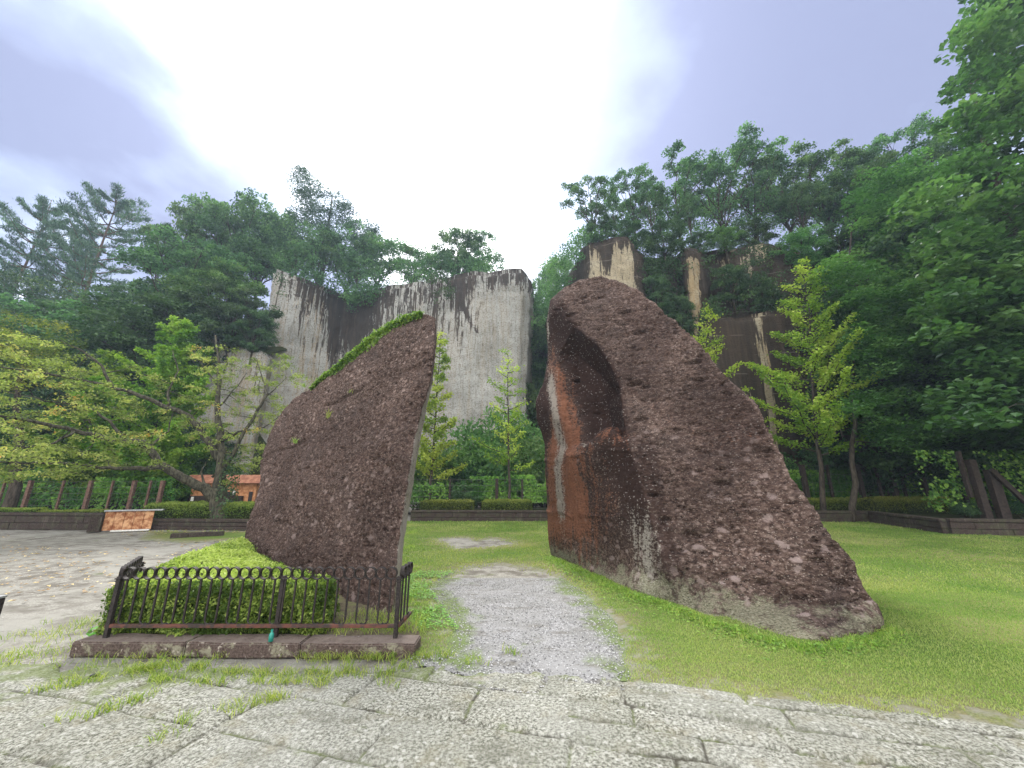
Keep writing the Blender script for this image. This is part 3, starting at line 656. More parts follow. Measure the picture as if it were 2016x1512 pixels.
# right cliff: tower, ribs, rough brow
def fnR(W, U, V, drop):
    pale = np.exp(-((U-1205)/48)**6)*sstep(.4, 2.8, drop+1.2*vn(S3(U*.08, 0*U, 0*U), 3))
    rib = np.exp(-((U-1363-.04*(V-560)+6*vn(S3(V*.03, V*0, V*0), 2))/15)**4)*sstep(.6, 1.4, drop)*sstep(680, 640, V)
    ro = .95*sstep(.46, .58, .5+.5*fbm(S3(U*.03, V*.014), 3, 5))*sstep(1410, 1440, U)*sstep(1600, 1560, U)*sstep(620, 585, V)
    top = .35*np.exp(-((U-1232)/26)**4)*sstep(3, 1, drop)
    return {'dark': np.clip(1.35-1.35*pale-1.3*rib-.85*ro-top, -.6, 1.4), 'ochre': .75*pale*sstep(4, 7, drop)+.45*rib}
tr = [P(1060, 650, 40), P(1085, 610, 35), P(1108, 560, 30), P(1146, 482, 26.2), P(1160, 472, 25.4), P(1192, 462, 25.2), P(1206, 458, 24.9), P(1240, 458, 25), P(1262, 488, 25.3), P(1272, 500, 27), P(1338, 500, 27),
      P(1346, 486, 25.5), P(1380, 486, 25.5), P(1392, 495, 26.6), P(1430, 480, 25.4), P(1500, 474, 25), P(1560, 496, 24.6), P(1640, 510, 24.3), P(1760, 520, 24), P(1900, 540, 24)]
br = [t.copy() for t in tr]
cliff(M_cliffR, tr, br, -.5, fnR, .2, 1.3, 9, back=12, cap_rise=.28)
def fnR2(W, U, V, drop):
    c = np.interp(V, [600, 800, 1000], [1490, 1520, 1545])
    return {'dark': np.clip(1.2-.95*np.exp(-((U-c+4*vn(S3(V*.02, V*0, V*0), 4))/13)**2)-.25*np.exp(-((U-1660)/30)**2), -1, 1.3), 'ochre': .35+0*U}
t2 = [P(1375, 640, 25.3), P(1392, 622, 23.6), P(1450, 618, 23.4), P(1520, 606, 23.2), P(1600, 600, 23), P(1760, 600, 22.8), P(1950, 600, 22.5)]
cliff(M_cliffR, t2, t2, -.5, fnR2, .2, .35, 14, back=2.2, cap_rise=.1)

def hill(name, x0, x1, y0, y1, fn, step=1.0):
    xs = np.arange(x0, x1+.1, step); ys = np.arange(y0, y1+.1, step); X, Y = np.meshgrid(xs, ys); x = X.ravel(); y = Y.ravel()
    z = fn(x, y); idx = np.arange(len(x)).reshape(len(ys), len(xs))
    Fc = np.stack([idx[:-1, :-1], idx[:-1, 1:], idx[1:, 1:], idx[1:, :-1]], -1).reshape(-1, 4)
    link(name, mesh_np(name, np.stack([x, y, z], -1), Fc, [M_soil], smooth=True), kind='structure')
hzL = lambda x, y: -.6+14*sstep(25, 38, y+.15*(x+30))*sstep(-17, -24, x)+1.2*fbm(S3(x*.15, y*.15), 3, 2)*sstep(26, 32, y)
hill('hills', -75, -14, 22, 62, hzL)
hzG = lambda x, y: -.6+19*sstep(37, 47, y)+1.0*fbm(S3(x*.2, y*.2), 3, 6)*sstep(37, 40, y)
hill('hills', -2, 9, 36, 62, hzG)
hzR = lambda x, y: -.6+25*sstep(24, 40, y+.55*(x-30))*sstep(26, 31, x)
hill('hills', 24, 80, 14, 62, hzR)
# ================================================================ PLANTS
G3 = lambda *c: [(.15, c[0]), (.5, c[1]), (.85, c[2])]
M_leafF = leaf_mat('forest_leaf', G3((.030, .075, .034), (.062, .140, .058), (.12, .22, .085)), .35)
M_leafD = leaf_mat('dark_evergreen_leaf', G3((.018, .055, .020), (.040, .098, .034), (.080, .16, .05)), .28, .45, .4)
M_leafM = leaf_mat('broad_green_leaf', G3((.040, .11, .026), (.085, .20, .050), (.15, .28, .085)), .4, .45, .4)
M_leafG = leaf_mat('ginkgo_leaf', G3((.15, .25, .03), (.30, .40, .055), (.44, .50, .11)), .45, hue_var=.04)
M_leafY = leaf_mat('cherry_leaf', [(.05, (.09, .13, .035)), (.45, (.20, .26, .065)), (.75, (.31, .35, .12)), (.94, (.43, .38, .13)), (.99, (.50, .28, .08))], .42, hue_var=0)
M_leafH = leaf_mat('hedge_leaf', G3((.055, .09, .014), (.13, .18, .03), (.25, .29, .06)), .3)
M_leafA = leaf_mat('azalea_leaf', G3((.07, .115, .018), (.20, .27, .045), (.38, .44, .12)), .3)
M_leafV = leaf_mat('creeper_leaf', G3((.045, .12, .02), (.11, .23, .04), (.22, .36, .07)), .4)
M_needle = leaf_mat('pine_needles', G3((.024, .062, .042), (.048, .105, .066), (.085, .16, .09)), .2)
def m_bark(name, a, b):
    m = Mat(name, .95, .1); c = m.mix(m.sm(m.noise(14, 5, .7, m.scale((1, 1, .3))), .35, .65), a, b); m.col(c)
    m.nrm(m.bump(m.noise(18, 5, .7, m.scale((1, 1, .25))), .9, .03)); return m.m
M_bark = m_bark('grey_bark', (.030, .025, .020), (.085, .072, .058)); M_barkD = m_bark('dark_mossy_bark', (.030, .027, .022), (.11, .105, .075)); M_barkP = m_bark('pine_bark', (.07, .045, .035), (.15, .10, .075))
def m_core():
    m = Mat('twiggy_interior', 1, .05); m.col(m.ramp(m.noise(25, 4, .7), [(.4, (.012, .018, .006)), (.65, (.04, .05, .018))])); return m.m
M_core = m_core()

def curve(a, b, n=6, sag=0.0, wob=.06, rng=None):
    a = Vector(a); b = Vector(b); L = (b-a).length; out = []
    for i in range(n+1):
        t = i/n; p = a.lerp(b, t); p.z += sag*L*4*t*(1-t)
        if 0 < i < n and rng is not None: p += Vector(rng.normal(size=3))*wob*L*.5*(1-abs(2*t-1))**.3*.5
        out.append(p)
    return out
def pads_leaves(pads, per, rng, sq=.45, size=.2, up=.55, tintj=.25, aspect=.6):
    """pads: (N,4) centre + radius -> leaf centres"""
    pads = np.asarray(pads, float); n = len(pads); cnt = np.maximum(3, (per*(pads[:, 3]/pads[:, 3].mean())**2).astype(int))
    I = np.repeat(np.arange(n), cnt); m = len(I)
    d = rng.normal(size=(m, 3)); d /= np.linalg.norm(d, axis=1)[:, None]; r = rng.uniform(0, 1, m)**.45
    d = d*r[:, None]*pads[I, 3][:, None]; d[:, 2] *= sq
    C = pads[I, :3]+d; C[:, 2] -= (d[:, 0]**2+d[:, 1]**2)/(pads[I, 3]+.01)*.22
    tint = np.clip(rng.uniform(0, 1, n)[I]*(.65)+rng.uniform(0, .35, m), 0, 1)
    return C, tint
def proto_broad(name, seed, H=10, R=3.8, base=.35, lobes=16, clumps=8, per=70, size=.21, mat=None, bark=None, lobe_r=1.3, pad_r=.62, sq=.5, lean=0.0, top_flat=1.0):
    rng = np.random.default_rng(seed); root = bpy.data.objects.new(name, None); sc.collection.objects.link(root)
    mb = MB(); tx = Vector((lean*H, 0, H*.72)); tr = curve((0, 0, -.4), tx, 7, 0, .05, rng); rad = [.017*H*(1-.72*i/7) for i in range(8)]; mb.tube(tr, rad, 7)
    pads = []; zc = H*(base+1)/2; hz = H*(1-base)/2
    for k in range(lobes):
        ph = k*2.399+rng.uniform(-.4, .4); c = 1-2*(k+.5)/lobes; rr = math.sqrt(max(0, 1-c*c))
        q = rng.uniform(.62, 1.0)
        lc = Vector((math.cos(ph)*rr*R*q+lean*H*.8, math.sin(ph)*rr*R*q, zc+c*hz*q*top_flat*.86))
        i0 = min(6, max(2, int((lc.z/H-.25)*7))); st = tr[i0]; lb = curve(st, lc, 5, .08, .10, rng)
        mb.tube(lb, [rad[i0]*.5*(1-.75*i/5) for i in range(6)], 5)
        for j in range(clumps):
            d = Vector(rng.normal(size=3)); d.normalize(); d.z = abs(d.z)*.8-.25; pc = lc+d*lobe_r*rng.uniform(.5, 1.15)
            pads.append((pc.x, pc.y, pc.z, pad_r*rng.uniform(.7, 1.35)))
            if j % 2 == 0: mb.tube(curve(lb[4], pc, 3, .05, .1, rng), [.014*H/5, .010, .008, .006], 4)
    mb.build('trunk', bark or M_bark, root, True)
    C, t = pads_leaves(pads, per, rng, sq)
    link('crown', leaf_mesh('crown', C, size, rng, mat, tint=t, up=.4, aspect=.62), root); return root
def proto_pine(name, seed, H=14, R=3.6, mat=None, whorls=11, base=.26, asc=.42, per=100, dens=.92, size=.21):
    rng = np.random.default_rng(seed); root = bpy.data.objects.new(name, None); sc.collection.objects.link(root)
    mb = MB(); tr = curve((0, 0, -.4), (rng.uniform(-.5, .5), 0, H), 8, 0, .02, rng); mb.tube(tr, [.2*(1-.9*i/8) for i in range(9)], 7)
    Cs = []; Ax = []; T = []
    for k in range(whorls):
        t = base+(1-base)*k/whorls; z = H*t; prof = R*(math.sin(min(1, (1-t)/(1-base)*1.15+.12)*math.pi*.5))**.9
        nb = 5 if t < .9 else 4
        for j in range(nb):
            a = 2*math.pi*j/nb+k*1.1+rng.uniform(-.35, .35); l = prof*rng.uniform(.6, 1.12); tt = Vector(np.interp(z, [p.z for p in tr], [p.x for p in tr]).reshape(1).tolist()+[0, z])
            e = tt+Vector((math.cos(a)*l, math.sin(a)*l, l*asc*rng.uniform(.4, 1.5)))
            br = curve(tt, e, 6, -.10, .06, rng); mb.tube(br, [.055*(1-.8*i/6) for i in range(7)], 4)
            for i in range(2, 7):
                for s in (-1, 0, 1):
                    if s == 0 and i < 6: continue
                    p = br[i]; dr = (e-tt).normalized(); sd = Vector((-dr.y, dr.x, 0))*s; tw = (dr*.7+sd*.8+Vector((0, 0, .25))).normalized(); ln = l*.26*(1.15-.35*abs(i-4)/3)
                    if rng.uniform() > dens: continue
                    n = int(per*.6); u = rng.uniform(0, 1, n)**.7
                    c = np.array(p)+np.outer(u*ln, np.array(tw))+rng.normal(size=(n, 3))*np.array([.13, .13, .05])
                    Cs.append(c); Ax.append(np.tile(np.array(tw)+np.array([0, 0, .25]), (n, 1))); T.append(np.full(n, rng.uniform(.1, .9)))
    mb.build('trunk', M_barkP, root, True); C = np.concatenate(Cs); A = np.concatenate(Ax); T = np.concatenate(T)
    link('crown', leaf_mesh('crown', C, size, rng, mat or M_needle, axis=A, tint=np.clip(T+rng.normal(size=len(T))*.15, 0, 1), up=.35, aspect=.22), root); return root
def proto_bush(name, seed, R=1.6, H=2.4, n=46, per=110, size=.12, mat=None):
    rng = np.random.default_rng(seed); root = bpy.data.objects.new(name, None); sc.collection.objects.link(root); pads = []; mb = MB()
    for k in range(n):
        d = Vector(rng.normal(size=3)); d.normalize(); d.z = abs(d.z); q = rng.uniform(.55, 1)
        pc = Vector((d.x*R*q, d.y*R*q, .25*H+d.z*H*.72*q)); pads.append((pc.x, pc.y, pc.z, .42*rng.uniform(.7, 1.4)))
        if k % 3 == 0: mb.tube(curve((rng.uniform(-.2, .2), rng.uniform(-.2, .2), -.1), pc, 3, 0, .1, rng), [.03, .022, .015, .008], 4)
    mb.build('stem', M_bark, root, True); C, t = pads_leaves(pads, per, rng, .6)
    link('crown', leaf_mesh('crown', C, size, rng, mat, tint=t, up=.4, aspect=.55), root); return root

used = set()
def place(proto, H0, u, v, D, zb, label, cat, group=None, wide=1.0, rz=None, lean=0):
    """stands a plant whose top shows at (u,v) at distance D with its foot at height zb"""
    H0 = 10.9 if H0 == 10 else H0; t = P(u, v, D); s = (t.z-zb)/H0
    o = proto if proto.name not in used else copy_tree(proto)
    used.add(proto.name); used.add(o.name)
    random.seed(int(u*7+v)); o.location = (t.x, t.y, zb); o.rotation_euler = (0, lean, random.uniform(0, 6.28) if rz is None else rz)
    o.scale = (s*wide, s*wide, s); o['label'] = label; o['category'] = cat
    if group: o['group'] = group
    elif 'group' in o: del o['group']
    return o
pA = proto_broad('broadleaf_tree', 1, lobes=18, mat=M_leafF); pB = proto_broad('broadleaf_tree', 2, R=3.2, base=.22, lobes=20, mat=M_leafF)
pC = proto_broad('broadleaf_tree', 3, R=4.4, base=.45, lobes=14, clumps=7, mat=M_leafF, lobe_r=1.1, pad_r=.55, top_flat=.8)
pN = proto_broad('broadleaf_tree', 4, R=3.6, base=.38, lobes=17, clumps=7, per=60, mat=M_leafF, lobe_r=1.0, pad_r=.5)      # open crown, limbs showing
pD = proto_broad('evergreen_tree', 5, R=3.4, base=.12, lobes=22, clumps=9, per=75, mat=M_leafD, size=.22)
pM = proto_broad('broadleaf_tree', 6, R=3.6, base=.15, lobes=24, clumps=9, per=80, mat=M_leafM, size=.20)
pP = proto_pine('pine_tree', 7); pQ = proto_pine('pine_tree', 8, R=5.2, asc=.2, whorls=11, base=.25)
bD = proto_bush('shrub', 11, mat=M_leafD); bM = proto_bush('shrub', 12, mat=M_leafM); bV = proto_bush('shrub', 13, mat=M_leafV, per=80, size=.10)
gL = 'trees along the left clifftop'; gR = 'trees along the right clifftop'; gH = 'trees on the far left slope'; gF = 'trees on the wooded slope at far right'
# far left pines and slope
place(pP, 14, 88, 392, 38, 12, 'dark pine standing against the sky at the far left of the view', 'pine tree', wide=.78, lean=-.04)
place(pP, 14, 232, 368, 38, 12, 'tallest dark pine of the far left, with upswept branches against grey sky', 'pine tree', wide=.82, rz=2.2, lean=.03)
place(pP, 14, 150, 430, 40, 12, 'pine half hidden between the two tall pines at far left', 'pine tree', wide=.6, rz=4.1, lean=-.06)
for k, (u, v, D, zb, pr, w_) in enumerate([(20, 560, 36, 7, pA, 1.3), (110, 600, 34, 7, pD, 1.3), (200, 585, 34, 8, pA, 1.4), (285, 575, 35, 9, pC, 1.2), (322, 535, 38, 12, pN, .9), (60, 590, 31, 3, pD, 1.2), (170, 600, 31, 4, pD, 1.2), (270, 610, 31, 4, pD, 1.3), (-40, 560, 32, 3, pA, 1.2)]):
    place(pr, 10, u, v, D, zb, ['rounded tree at the left picture edge below the first pine', 'dark evergreen under the leftmost pine', 'broad tree below the tallest pine', 'spreading tree right of the tallest pine', 'thin open tree in the gap between the pines and the clifftop wood',
        'low evergreen on the left slope above the cherry tree', 'low evergreen on the left slope below the tallest pine', 'dark evergreen on the slope above the bright green ginkgo', 'rounded tree cut off by the left picture edge'][k], 'tree', gH, w_)
# left clifftop
LT = [(430, 358, 37, 17, pB, .62, 'tall rounded tree at the left end of the left clifftop wood'), (368, 408, 36, 16, pN, .65, 'thin leaning tree with open crown at the left end of the clifftop wood'),
      (500, 380, 36, 18, pA, .8, 'broad tree left of the dark sloping conifer on the left clifftop'), (545, 378, 39, 20, pB, .8, 'tree directly behind the left corner of the pale cliff'),
      (700, 440, 38, 20, pA, .9, 'tree right of the dark sloping conifer above the cliff recess'), (755, 455, 37, 20, pC, 1.0, 'low spreading tree above the middle of the pale cliff'),
      (640, 440, 35, 20, pA, .9, 'tree in front of the dark sloping conifer at the cliff edge'), (820, 478, 37, 20, pN, 1.0, 'small open tree on the clifftop left of the bushy tree'),
      (905, 432, 36, 20.5, pB, .9, 'bushy tree standing above the pale right block of the left cliff'), (945, 450, 37, 20.5, pN, .9, 'open tree at the right end of the left clifftop'),
      (710, 500, 34.5, 20.3, pC, 1.2, 'low tree hanging over the dark cliff recess'), (590, 480, 33, 20.5, pC, 1.0, 'low tree over the streaked left face of the cliff'), (870, 490, 34, 20, pC, .9, 'small tree at the cliff edge left of the bushy tree'),
      (400, 460, 33, 13, pA, 1.1, 'mid green tree on the ledge left of the pale cliff'), (455, 500, 31.5, 12.3, pM, 1.0, 'light green tree on the ledge beside the pale cliff corner'), (355, 560, 33, 10, pD, 1.0, 'dark tree at the foot of the left clifftop wood')]
for u, v, D, zb, pr, w_, lb in LT: place(pr, 10, u, v, D, zb, lb, 'tree', gL, w_)
for k, (u, v, D, zb, w_) in enumerate([(480, 545, 29.5, 10.6, 1.0), (515, 590, 29, 11, .9), (420, 560, 30, 8.6, 1.2), (360, 580, 30, 6.5, 1.4)]):
    place(pD, 10, u, v, D, zb, ['dark evergreen overhanging the pale ledge left of the cliff', 'dark evergreen bush hard against the pale cliff corner', 'dark evergreen above the cherry tree trunk', 'dark evergreen left of the ledge behind the bright ginkgo'][k], 'tree', None, w_)
# gap between the cliffs
for k, (u, v, D, zb, pr, w_) in enumerate([(1072, 510, 42, 15, pN, .45), (1098, 478, 40, 16, pB, .5), (1060, 560, 39, 9, pD, .7), (1085, 590, 37, 5, pD, .6), (1052, 690, 34, 0, pD, .55)]):
    place(pr, 10, u, v, D, zb, ['thin young tree in the gap between the two cliffs', 'small tree on the left shoulder of the right cliff', 'dark shrubby tree high in the cleft between the cliffs', 'dark shrubby tree lower in the cleft beside the right rock', 'evergreen at the bottom of the cleft between the cliffs'][k], 'tree', 'trees in the cleft', w_)
# right clifftop
RT = [(1160, 345, 27, 20.5, pN, 1.0, 'open tree leaning left at the left end of the right clifftop'), (1238, 318, 28, 21, pN, .8, 'thin open tree, second along the right clifftop'), (1205, 395, 27, 20.8, pC, .9, 'low tree between the two open trees on the right clifftop'),
      (1320, 308, 28, 21, pC, 1.0, 'spreading tree left of the middle of the right clifftop wood'), (1395, 292, 28.5, 21, pN, 1.1, 'dark limbed tree in the middle of the right clifftop wood'), (1452, 270, 29, 21.2, pC, .95, 'high flat crowned tree near the middle of the right clifftop'),
      (1520, 300, 28.5, 21, pN, 1.0, 'open tree right of the high flat crowned one'), (1590, 285, 29, 21, pC, 1.0, 'tree with pointed tuft on top along the right clifftop'), (1650, 310, 28, 21, pB, 1.1, 'rounded tree at the right part of the clifftop wood'),
      (1750, 232, 27, 21, pN, .8, 'umbrella shaped tree standing above the wood at right'), (1275, 370, 27, 20.8, pC, .8, 'small tree behind the pale cliff tower'), (1700, 330, 27, 20.5, pA, 1.2, 'full tree below the umbrella shaped one'),
      (1800, 280, 26, 20, pA, 1.1, 'full tree between the umbrella shaped tree and the big near tree'), (1560, 360, 27, 20.8, pA, .9, 'full green tree in front of the right clifftop wood'), (1350, 380, 26.5, 20.5, pA, .7, 'small full tree above the narrow pale rib')]
for u, v, D, zb, pr, w_, lb in RT: place(pr, 10, u, v, D, zb, lb, 'tree', gR, w_)
for k, (u, v, D, zb, pr, w_) in enumerate([(1180, 425, 25.8, 19.3, pD, 1.3), (1300, 430, 26.0, 18, pD, 1.2), (1420, 440, 25.2, 18.0, pM, 1.1), (1285, 520, 25.8, 12.5, pD, .75), (1325, 560, 25.6, 10.5, pD, .6), (1430, 505, 24.6, 13.5, pD, .9), (1480, 430, 25.6, 18.5, pD, 1.4),
        (1560, 440, 24.6, 15, pM, 1.0), (1395, 590, 24.6, 10, pD, .6), (1640, 430, 24.4, 14.0, pD, 1.1), (1500, 545, 23.9, 12.5, pD, .8), (1240, 430, 26.2, 19.2, pD, 1.3), (1370, 450, 26.2, 18.5, pD, 1.0), (1620, 520, 23.4, 11, pD, 1.0)]):
    place(pr, 10, u, v, D, zb, ['evergreen thicket tree crowning the pale tower', 'evergreen in the dark cleft right of the pale tower top', 'lighter tree overhanging the brow right of the pale rib', 'drooping evergreen in the cleft right of the pale tower', 'evergreen at the foot of the cleft behind the tall rock',
        'evergreen on the rough brow right of the pale rib', 'wide evergreen along the right clifftop edge', 'yellowish tree leaning over the rough brow', 'small evergreen below the pale rib', 'evergreen on the cliff edge above the tall ginkgo', 'evergreen on the bench above the dark quarried wall', 'evergreen behind the right shoulder of the pale tower',
        'evergreen just above the pale rib', 'evergreen behind the top of the tall ginkgo'][k], 'tree', 'evergreens clinging to the right cliff', w_)
# wooded slope far right
for k, (u, v, D, zb, pr, w_) in enumerate([(1730, 420, 24, 10, pM, 1.2), (1800, 400, 23, 8, pA, 1.2), (1700, 520, 22.3, 2, pM, 1.1), (1860, 480, 22.5, 3, pM, 1.2), (1780, 600, 21.5, 0, pD, 1.3), (1680, 700, 21.5, 0, pD, 1.2), (1900, 650, 21, 0, pD, 1.4), (2020, 600, 21, 0, pD, 1.4)]):
    place(pr, 10, u, v, D, zb, ['leafy green tree behind the top of the large near tree branches', 'dark leafy tree left of the large near tree', 'light green spreading tree right of the tall ginkgo', 'green tree half hidden by the large near tree', 'dark evergreen under the spreading tree at right', 'dark evergreen right of the ginkgo trunk', 'dark evergreen behind the wooden frame', 'dark evergreen at the right edge of the picture'][k], 'tree', gF, w_)

# ---- trees built branch by branch from the survey
def poly_pads(poly, n, d0, d1, rng, r0=.8, r1=1.5):
    xs = [p[0] for p in poly]; ys = [p[1] for p in poly]; out = []
    while len(out) < n:
        u = rng.uniform(min(xs), max(xs), 200); v = rng.uniform(min(ys), max(ys), 200); ok = inpoly(u, v, poly)
        for a, b in zip(u[ok], v[ok]):
            D = rng.uniform(d0, d1); p = P(a, b, D); 
            if p.z < .4: continue
            out.append((p.x, p.y, p.z, rng.uniform(r0, r1)))
    return out[:n]
def big_tree(name, label, cat, base, poly, n, d0, d1, per, size, mat, seed, r0=.8, r1=1.5, group=None, trunk_r=.3, htop=.75, aspect=.7, sq=.4, up=.6, extra=()):
    rng = np.random.default_rng(seed); pads = poly_pads(poly, n, d0, d1, rng, r0, r1)+list(extra)
    t = thing(name, label, cat, base, 0, group); b = Vector(base); pl = [Vector(p[:3])-b for p in pads]
    top = Vector((sum(p.x for p in pl)/len(pl)*.5, sum(p.y for p in pl)/len(pl)*.5, max(p.z for p in pl)*htop))
    tr = curve((0, 0, -.3), top, 9, 0, .04, rng); mb = MB(); mb.tube(tr, [trunk_r*(1-.8*i/9) for i in range(10)], 9)
    # limbs: farthest pads first get a limb from the trunk, the rest fork off the nearest limb
    order = sorted(range(len(pl)), key=lambda i: -pl[i].length); nodes = [(p, trunk_r*.45*(1-.7*i/9)) for i, p in enumerate(tr) if i > 1]
    for k, i in enumerate(rng.permutation(len(pl))[:max(40, len(pl)//3)]):
        q = pl[i]; best = min(nodes, key=lambda nd: (nd[0]-q).length+max(0, nd[0].z-q.z)*1.2)
        c = curve(best[0], q, 5, .05, .1, rng); r = min(best[1]*.7, .012+.012*(best[0]-q).length); mb.tube(c, [r*(1-.75*j/5) for j in range(6)], 5)
        for j in (2, 3, 4): nodes.append((c[j], r*(1-.75*j/5)))
    mb.build('trunk', M_bark, t, True)
    lp = [(p.x, p.y, p.z, pads[i][3]) for i, p in enumerate(pl)]; C, ti = pads_leaves(lp, per, rng, sq)
    link('crown', leaf_mesh('crown', C, size, rng, mat, tint=ti, up=up, aspect=aspect), t); return t
M_leafB = leaf_mat('large_leaf', G3((.026, .075, .026), (.055, .140, .045), (.11, .215, .075)), .36, .36, .5)
big_tree('broadleaf_tree', 'huge near tree with large heart shaped leaves filling the right edge', 'tree', (21.5, 15.5, 0), [(1945, 0), (1912, 40), (1918, 110), (1862, 180), (1880, 235), (1915, 262), (1862, 320), (1815, 420), (1822, 500), (1868, 560), (1850, 640), (1870, 760), (1920, 850), (2016, 880), (2200, 900), (2300, 300), (2250, -250), (1990, -200)],
         520, 12.5, 18.0, 135, .27, M_leafB, 41, .75, 1.4, trunk_r=.40, aspect=.8, htop=.5)
big_tree('broadleaf_tree', 'light green tree with spreading layers between the ginkgo and the near tree', 'tree', (15.6, 18.6, 0), [(1630, 480), (1720, 530), (1800, 560), (1850, 640), (1860, 760), (1890, 880), (1790, 890), (1720, 860), (1668, 830), (1700, 740), (1668, 690), (1690, 620), (1640, 560)],
         210, 17.0, 20.5, 120, .17, M_leafM, 42, .6, 1.1, trunk_r=.15, htop=.6)
big_tree('broadleaf_tree', 'olive green tree above the spreading light green one at right', 'tree', (19.5, 22.2, 0), [(1690, 350), (1830, 290), (1860, 400), (1830, 540), (1760, 560), (1680, 500)], 130, 20.5, 23.5, 120, .2, M_leafM, 43, .7, 1.3, trunk_r=.22)

big_tree('conifer', 'large dark conifer with sloping crown, highest on the left clifftop', 'conifer', (P(640, 520, 37).x, 37, 19.5), [(572, 342), (598, 334), (645, 362), (690, 398), (735, 436), (752, 485), (700, 505), (600, 505), (540, 480), (575, 420), (590, 380)], 120, 35.5, 38.5, 150, .26, M_needle, 81, .7, 1.3, trunk_r=.3, aspect=.3, sq=.4)
def ginkgo(label, base, H, W, seed, mat=M_leafG, nb=30, per=95, size=.11, start=.2, group='young ginkgo trees', lean=(0, 0), thin=1.0):
    rng = np.random.default_rng(seed); t = thing('ginkgo_tree', label, 'ginkgo tree', base, 0, group); mb = MB()
    tr = curve((0, 0, -.3), (lean[0], lean[1], H), 10, 0, .012, rng); mb.tube(tr, [max(.012, .0095*H*(1-i/10.5)) for i in range(11)], 7)
    Cs = []; T = []
    for k in range(nb):
        f = start+(1-start)*(k/nb)**1.05; z = H*f; i = f*10; p = tr[int(i)].lerp(tr[min(10, int(i)+1)], i-int(i)); a = k*2.4+rng.uniform(-.5, .5)
        l = W*(1-((f-start)/(1-start))**1.35*.88)*rng.uniform(.55, 1.15); el = rng.uniform(.30, .75)
        e = p+Vector((math.cos(a)*l*math.cos(el), math.sin(a)*l*math.cos(el), l*math.sin(el)))
        br = curve(p, e, 6, -.06, .05, rng); mb.tube(br, [.030*(1-.8*j/6)*H/10 for j in range(7)], 4); tn = rng.uniform(.1, .8)
        nl = int(per*l*thin); u = rng.uniform(.12, 1.0, nl)
        bp = np.array([list(q) for q in br]); c = np.stack([np.interp(u*6, range(7), bp[:, x]) for x in range(3)], -1)
        sp = (.10+.10*np.sin(u*37+k)**2)*(1.1-.5*u); off = rng.normal(size=(nl, 3))*sp[:, None]; off[:, 2] *= .7
        # side shoots
        sh = np.floor(u*l*3.2); sa = (sh*2.3+k); so_ = rng.uniform(0, 1, nl)**.7*.42*(1.15-u); dr = np.array((e-p).normalized()); sd = np.array([-dr[1], dr[0], 0])
        c = c+off+np.outer(so_*np.sign(np.sin(sa*5.1)), sd)+np.outer(so_*.5, dr)+np.outer(so_*.25, [0, 0, 1])
        Cs.append(c); T.append(np.full(nl, tn))
    mb.build('trunk', M_bark, t, True); C = np.concatenate(Cs); T = np.clip(np.concatenate(T)+rng.normal(size=len(C))*.15, 0, 1)
    link('crown', leaf_mesh('crown', C, size, rng, mat, tint=T, up=.5, aspect=.9), t); return t
def base_of(u, v, D): p = P(u, v, D); return (p.x, p.y, 0)
def hgt(u, v, D): return P(u, v, D).z
x1 = P(1612, 978, 19.5); x2 = P(1583, 520, 19.5)
ginkgo('tallest bright green ginkgo with bare grey trunk right of the tall rock', (x1.x, 19.5, 0), x2.z, 4.3, 51, nb=50, per=150, size=.12, start=.24, lean=(x2.x-x1.x, 0))
xx = P(1440, 590, 19.5); ginkgo('ginkgo whose tip shows just over the slope of the tall rock', (P(1330, 950, 19.5).x, 19.5, 0), xx.z-.6, 3.2, 52, nb=34, per=110, lean=(xx.x-P(1330, 950, 19.5).x-1.2, 0))
xx = P(868, 655, 22); ginkgo('yellow green ginkgo close behind the right edge of the left rock', (P(850, 900, 22).x, 22, 0), xx.z, 1.9, 53, nb=40, per=190, size=.12, lean=(xx.x-P(850, 900, 22).x, 0), start=.2)
xx = P(1000, 690, 21.5); ginkgo('thin pale ginkgo in the middle of the opening between the rocks', (xx.x+.1, 21.5, 0), xx.z, 2.3, 54, nb=26, per=75, size=.11, lean=(-.1, 0), start=.28)
M_leafG2 = leaf_mat('bright_spring_leaf', G3((.09, .21, .022), (.18, .34, .035), (.29, .43, .06)), .42)
xx = P(355, 632, 22.5); ginkgo('broad bright green ginkgo behind the cherry tree', (xx.x, 22.5, 0), xx.z, 4.6, 55, mat=M_leafG2, nb=64, per=260, size=.15, start=.15)
xx = P(218, 690, 23); ginkgo('smaller bright green ginkgo left of the broad one behind the cherry', (xx.x, 23, 0), xx.z, 3.4, 56, mat=M_leafG2, nb=44, per=190, size=.15, start=.15)

def thicket(poly, n, d0, d1, per, size, mat, seed, name='undergrowth', r0=.7, r1=1.3, thr=-9):
    rng = np.random.default_rng(seed); pads = poly_pads(poly, n, d0, d1, rng, r0, r1); pads = [p for p in pads if fbm(np.array([p[:3]])*.35, 2, seed)[0] > thr]
    C, t = pads_leaves(pads, per, rng, .6); link(name, leaf_mesh(name, C, size, rng, mat, tint=t, up=.4, aspect=.6), kind='stuff')
thicket([(1110, 520), (1150, 450), (1230, 410), (1330, 385), (1520, 375), (1760, 370), (1760, 500), (1560, 470), (1400, 470), (1262, 480), (1235, 448), (1190, 450), (1150, 470)], 210, 27.3, 30.5, 75, .2, M_leafF, 70)
thicket([(545, 520), (600, 450), (690, 455), (760, 475), (860, 500), (990, 508), (1000, 528), (862, 545), (760, 570), (690, 590), (620, 560)], 200, 32, 37, 75, .22, M_leafF, 71)
thicket([(400, 420), (480, 400), (570, 420), (600, 520), (560, 540), (400, 560), (340, 500)], 150, 33, 38, 80, .22, M_leafF, 78)
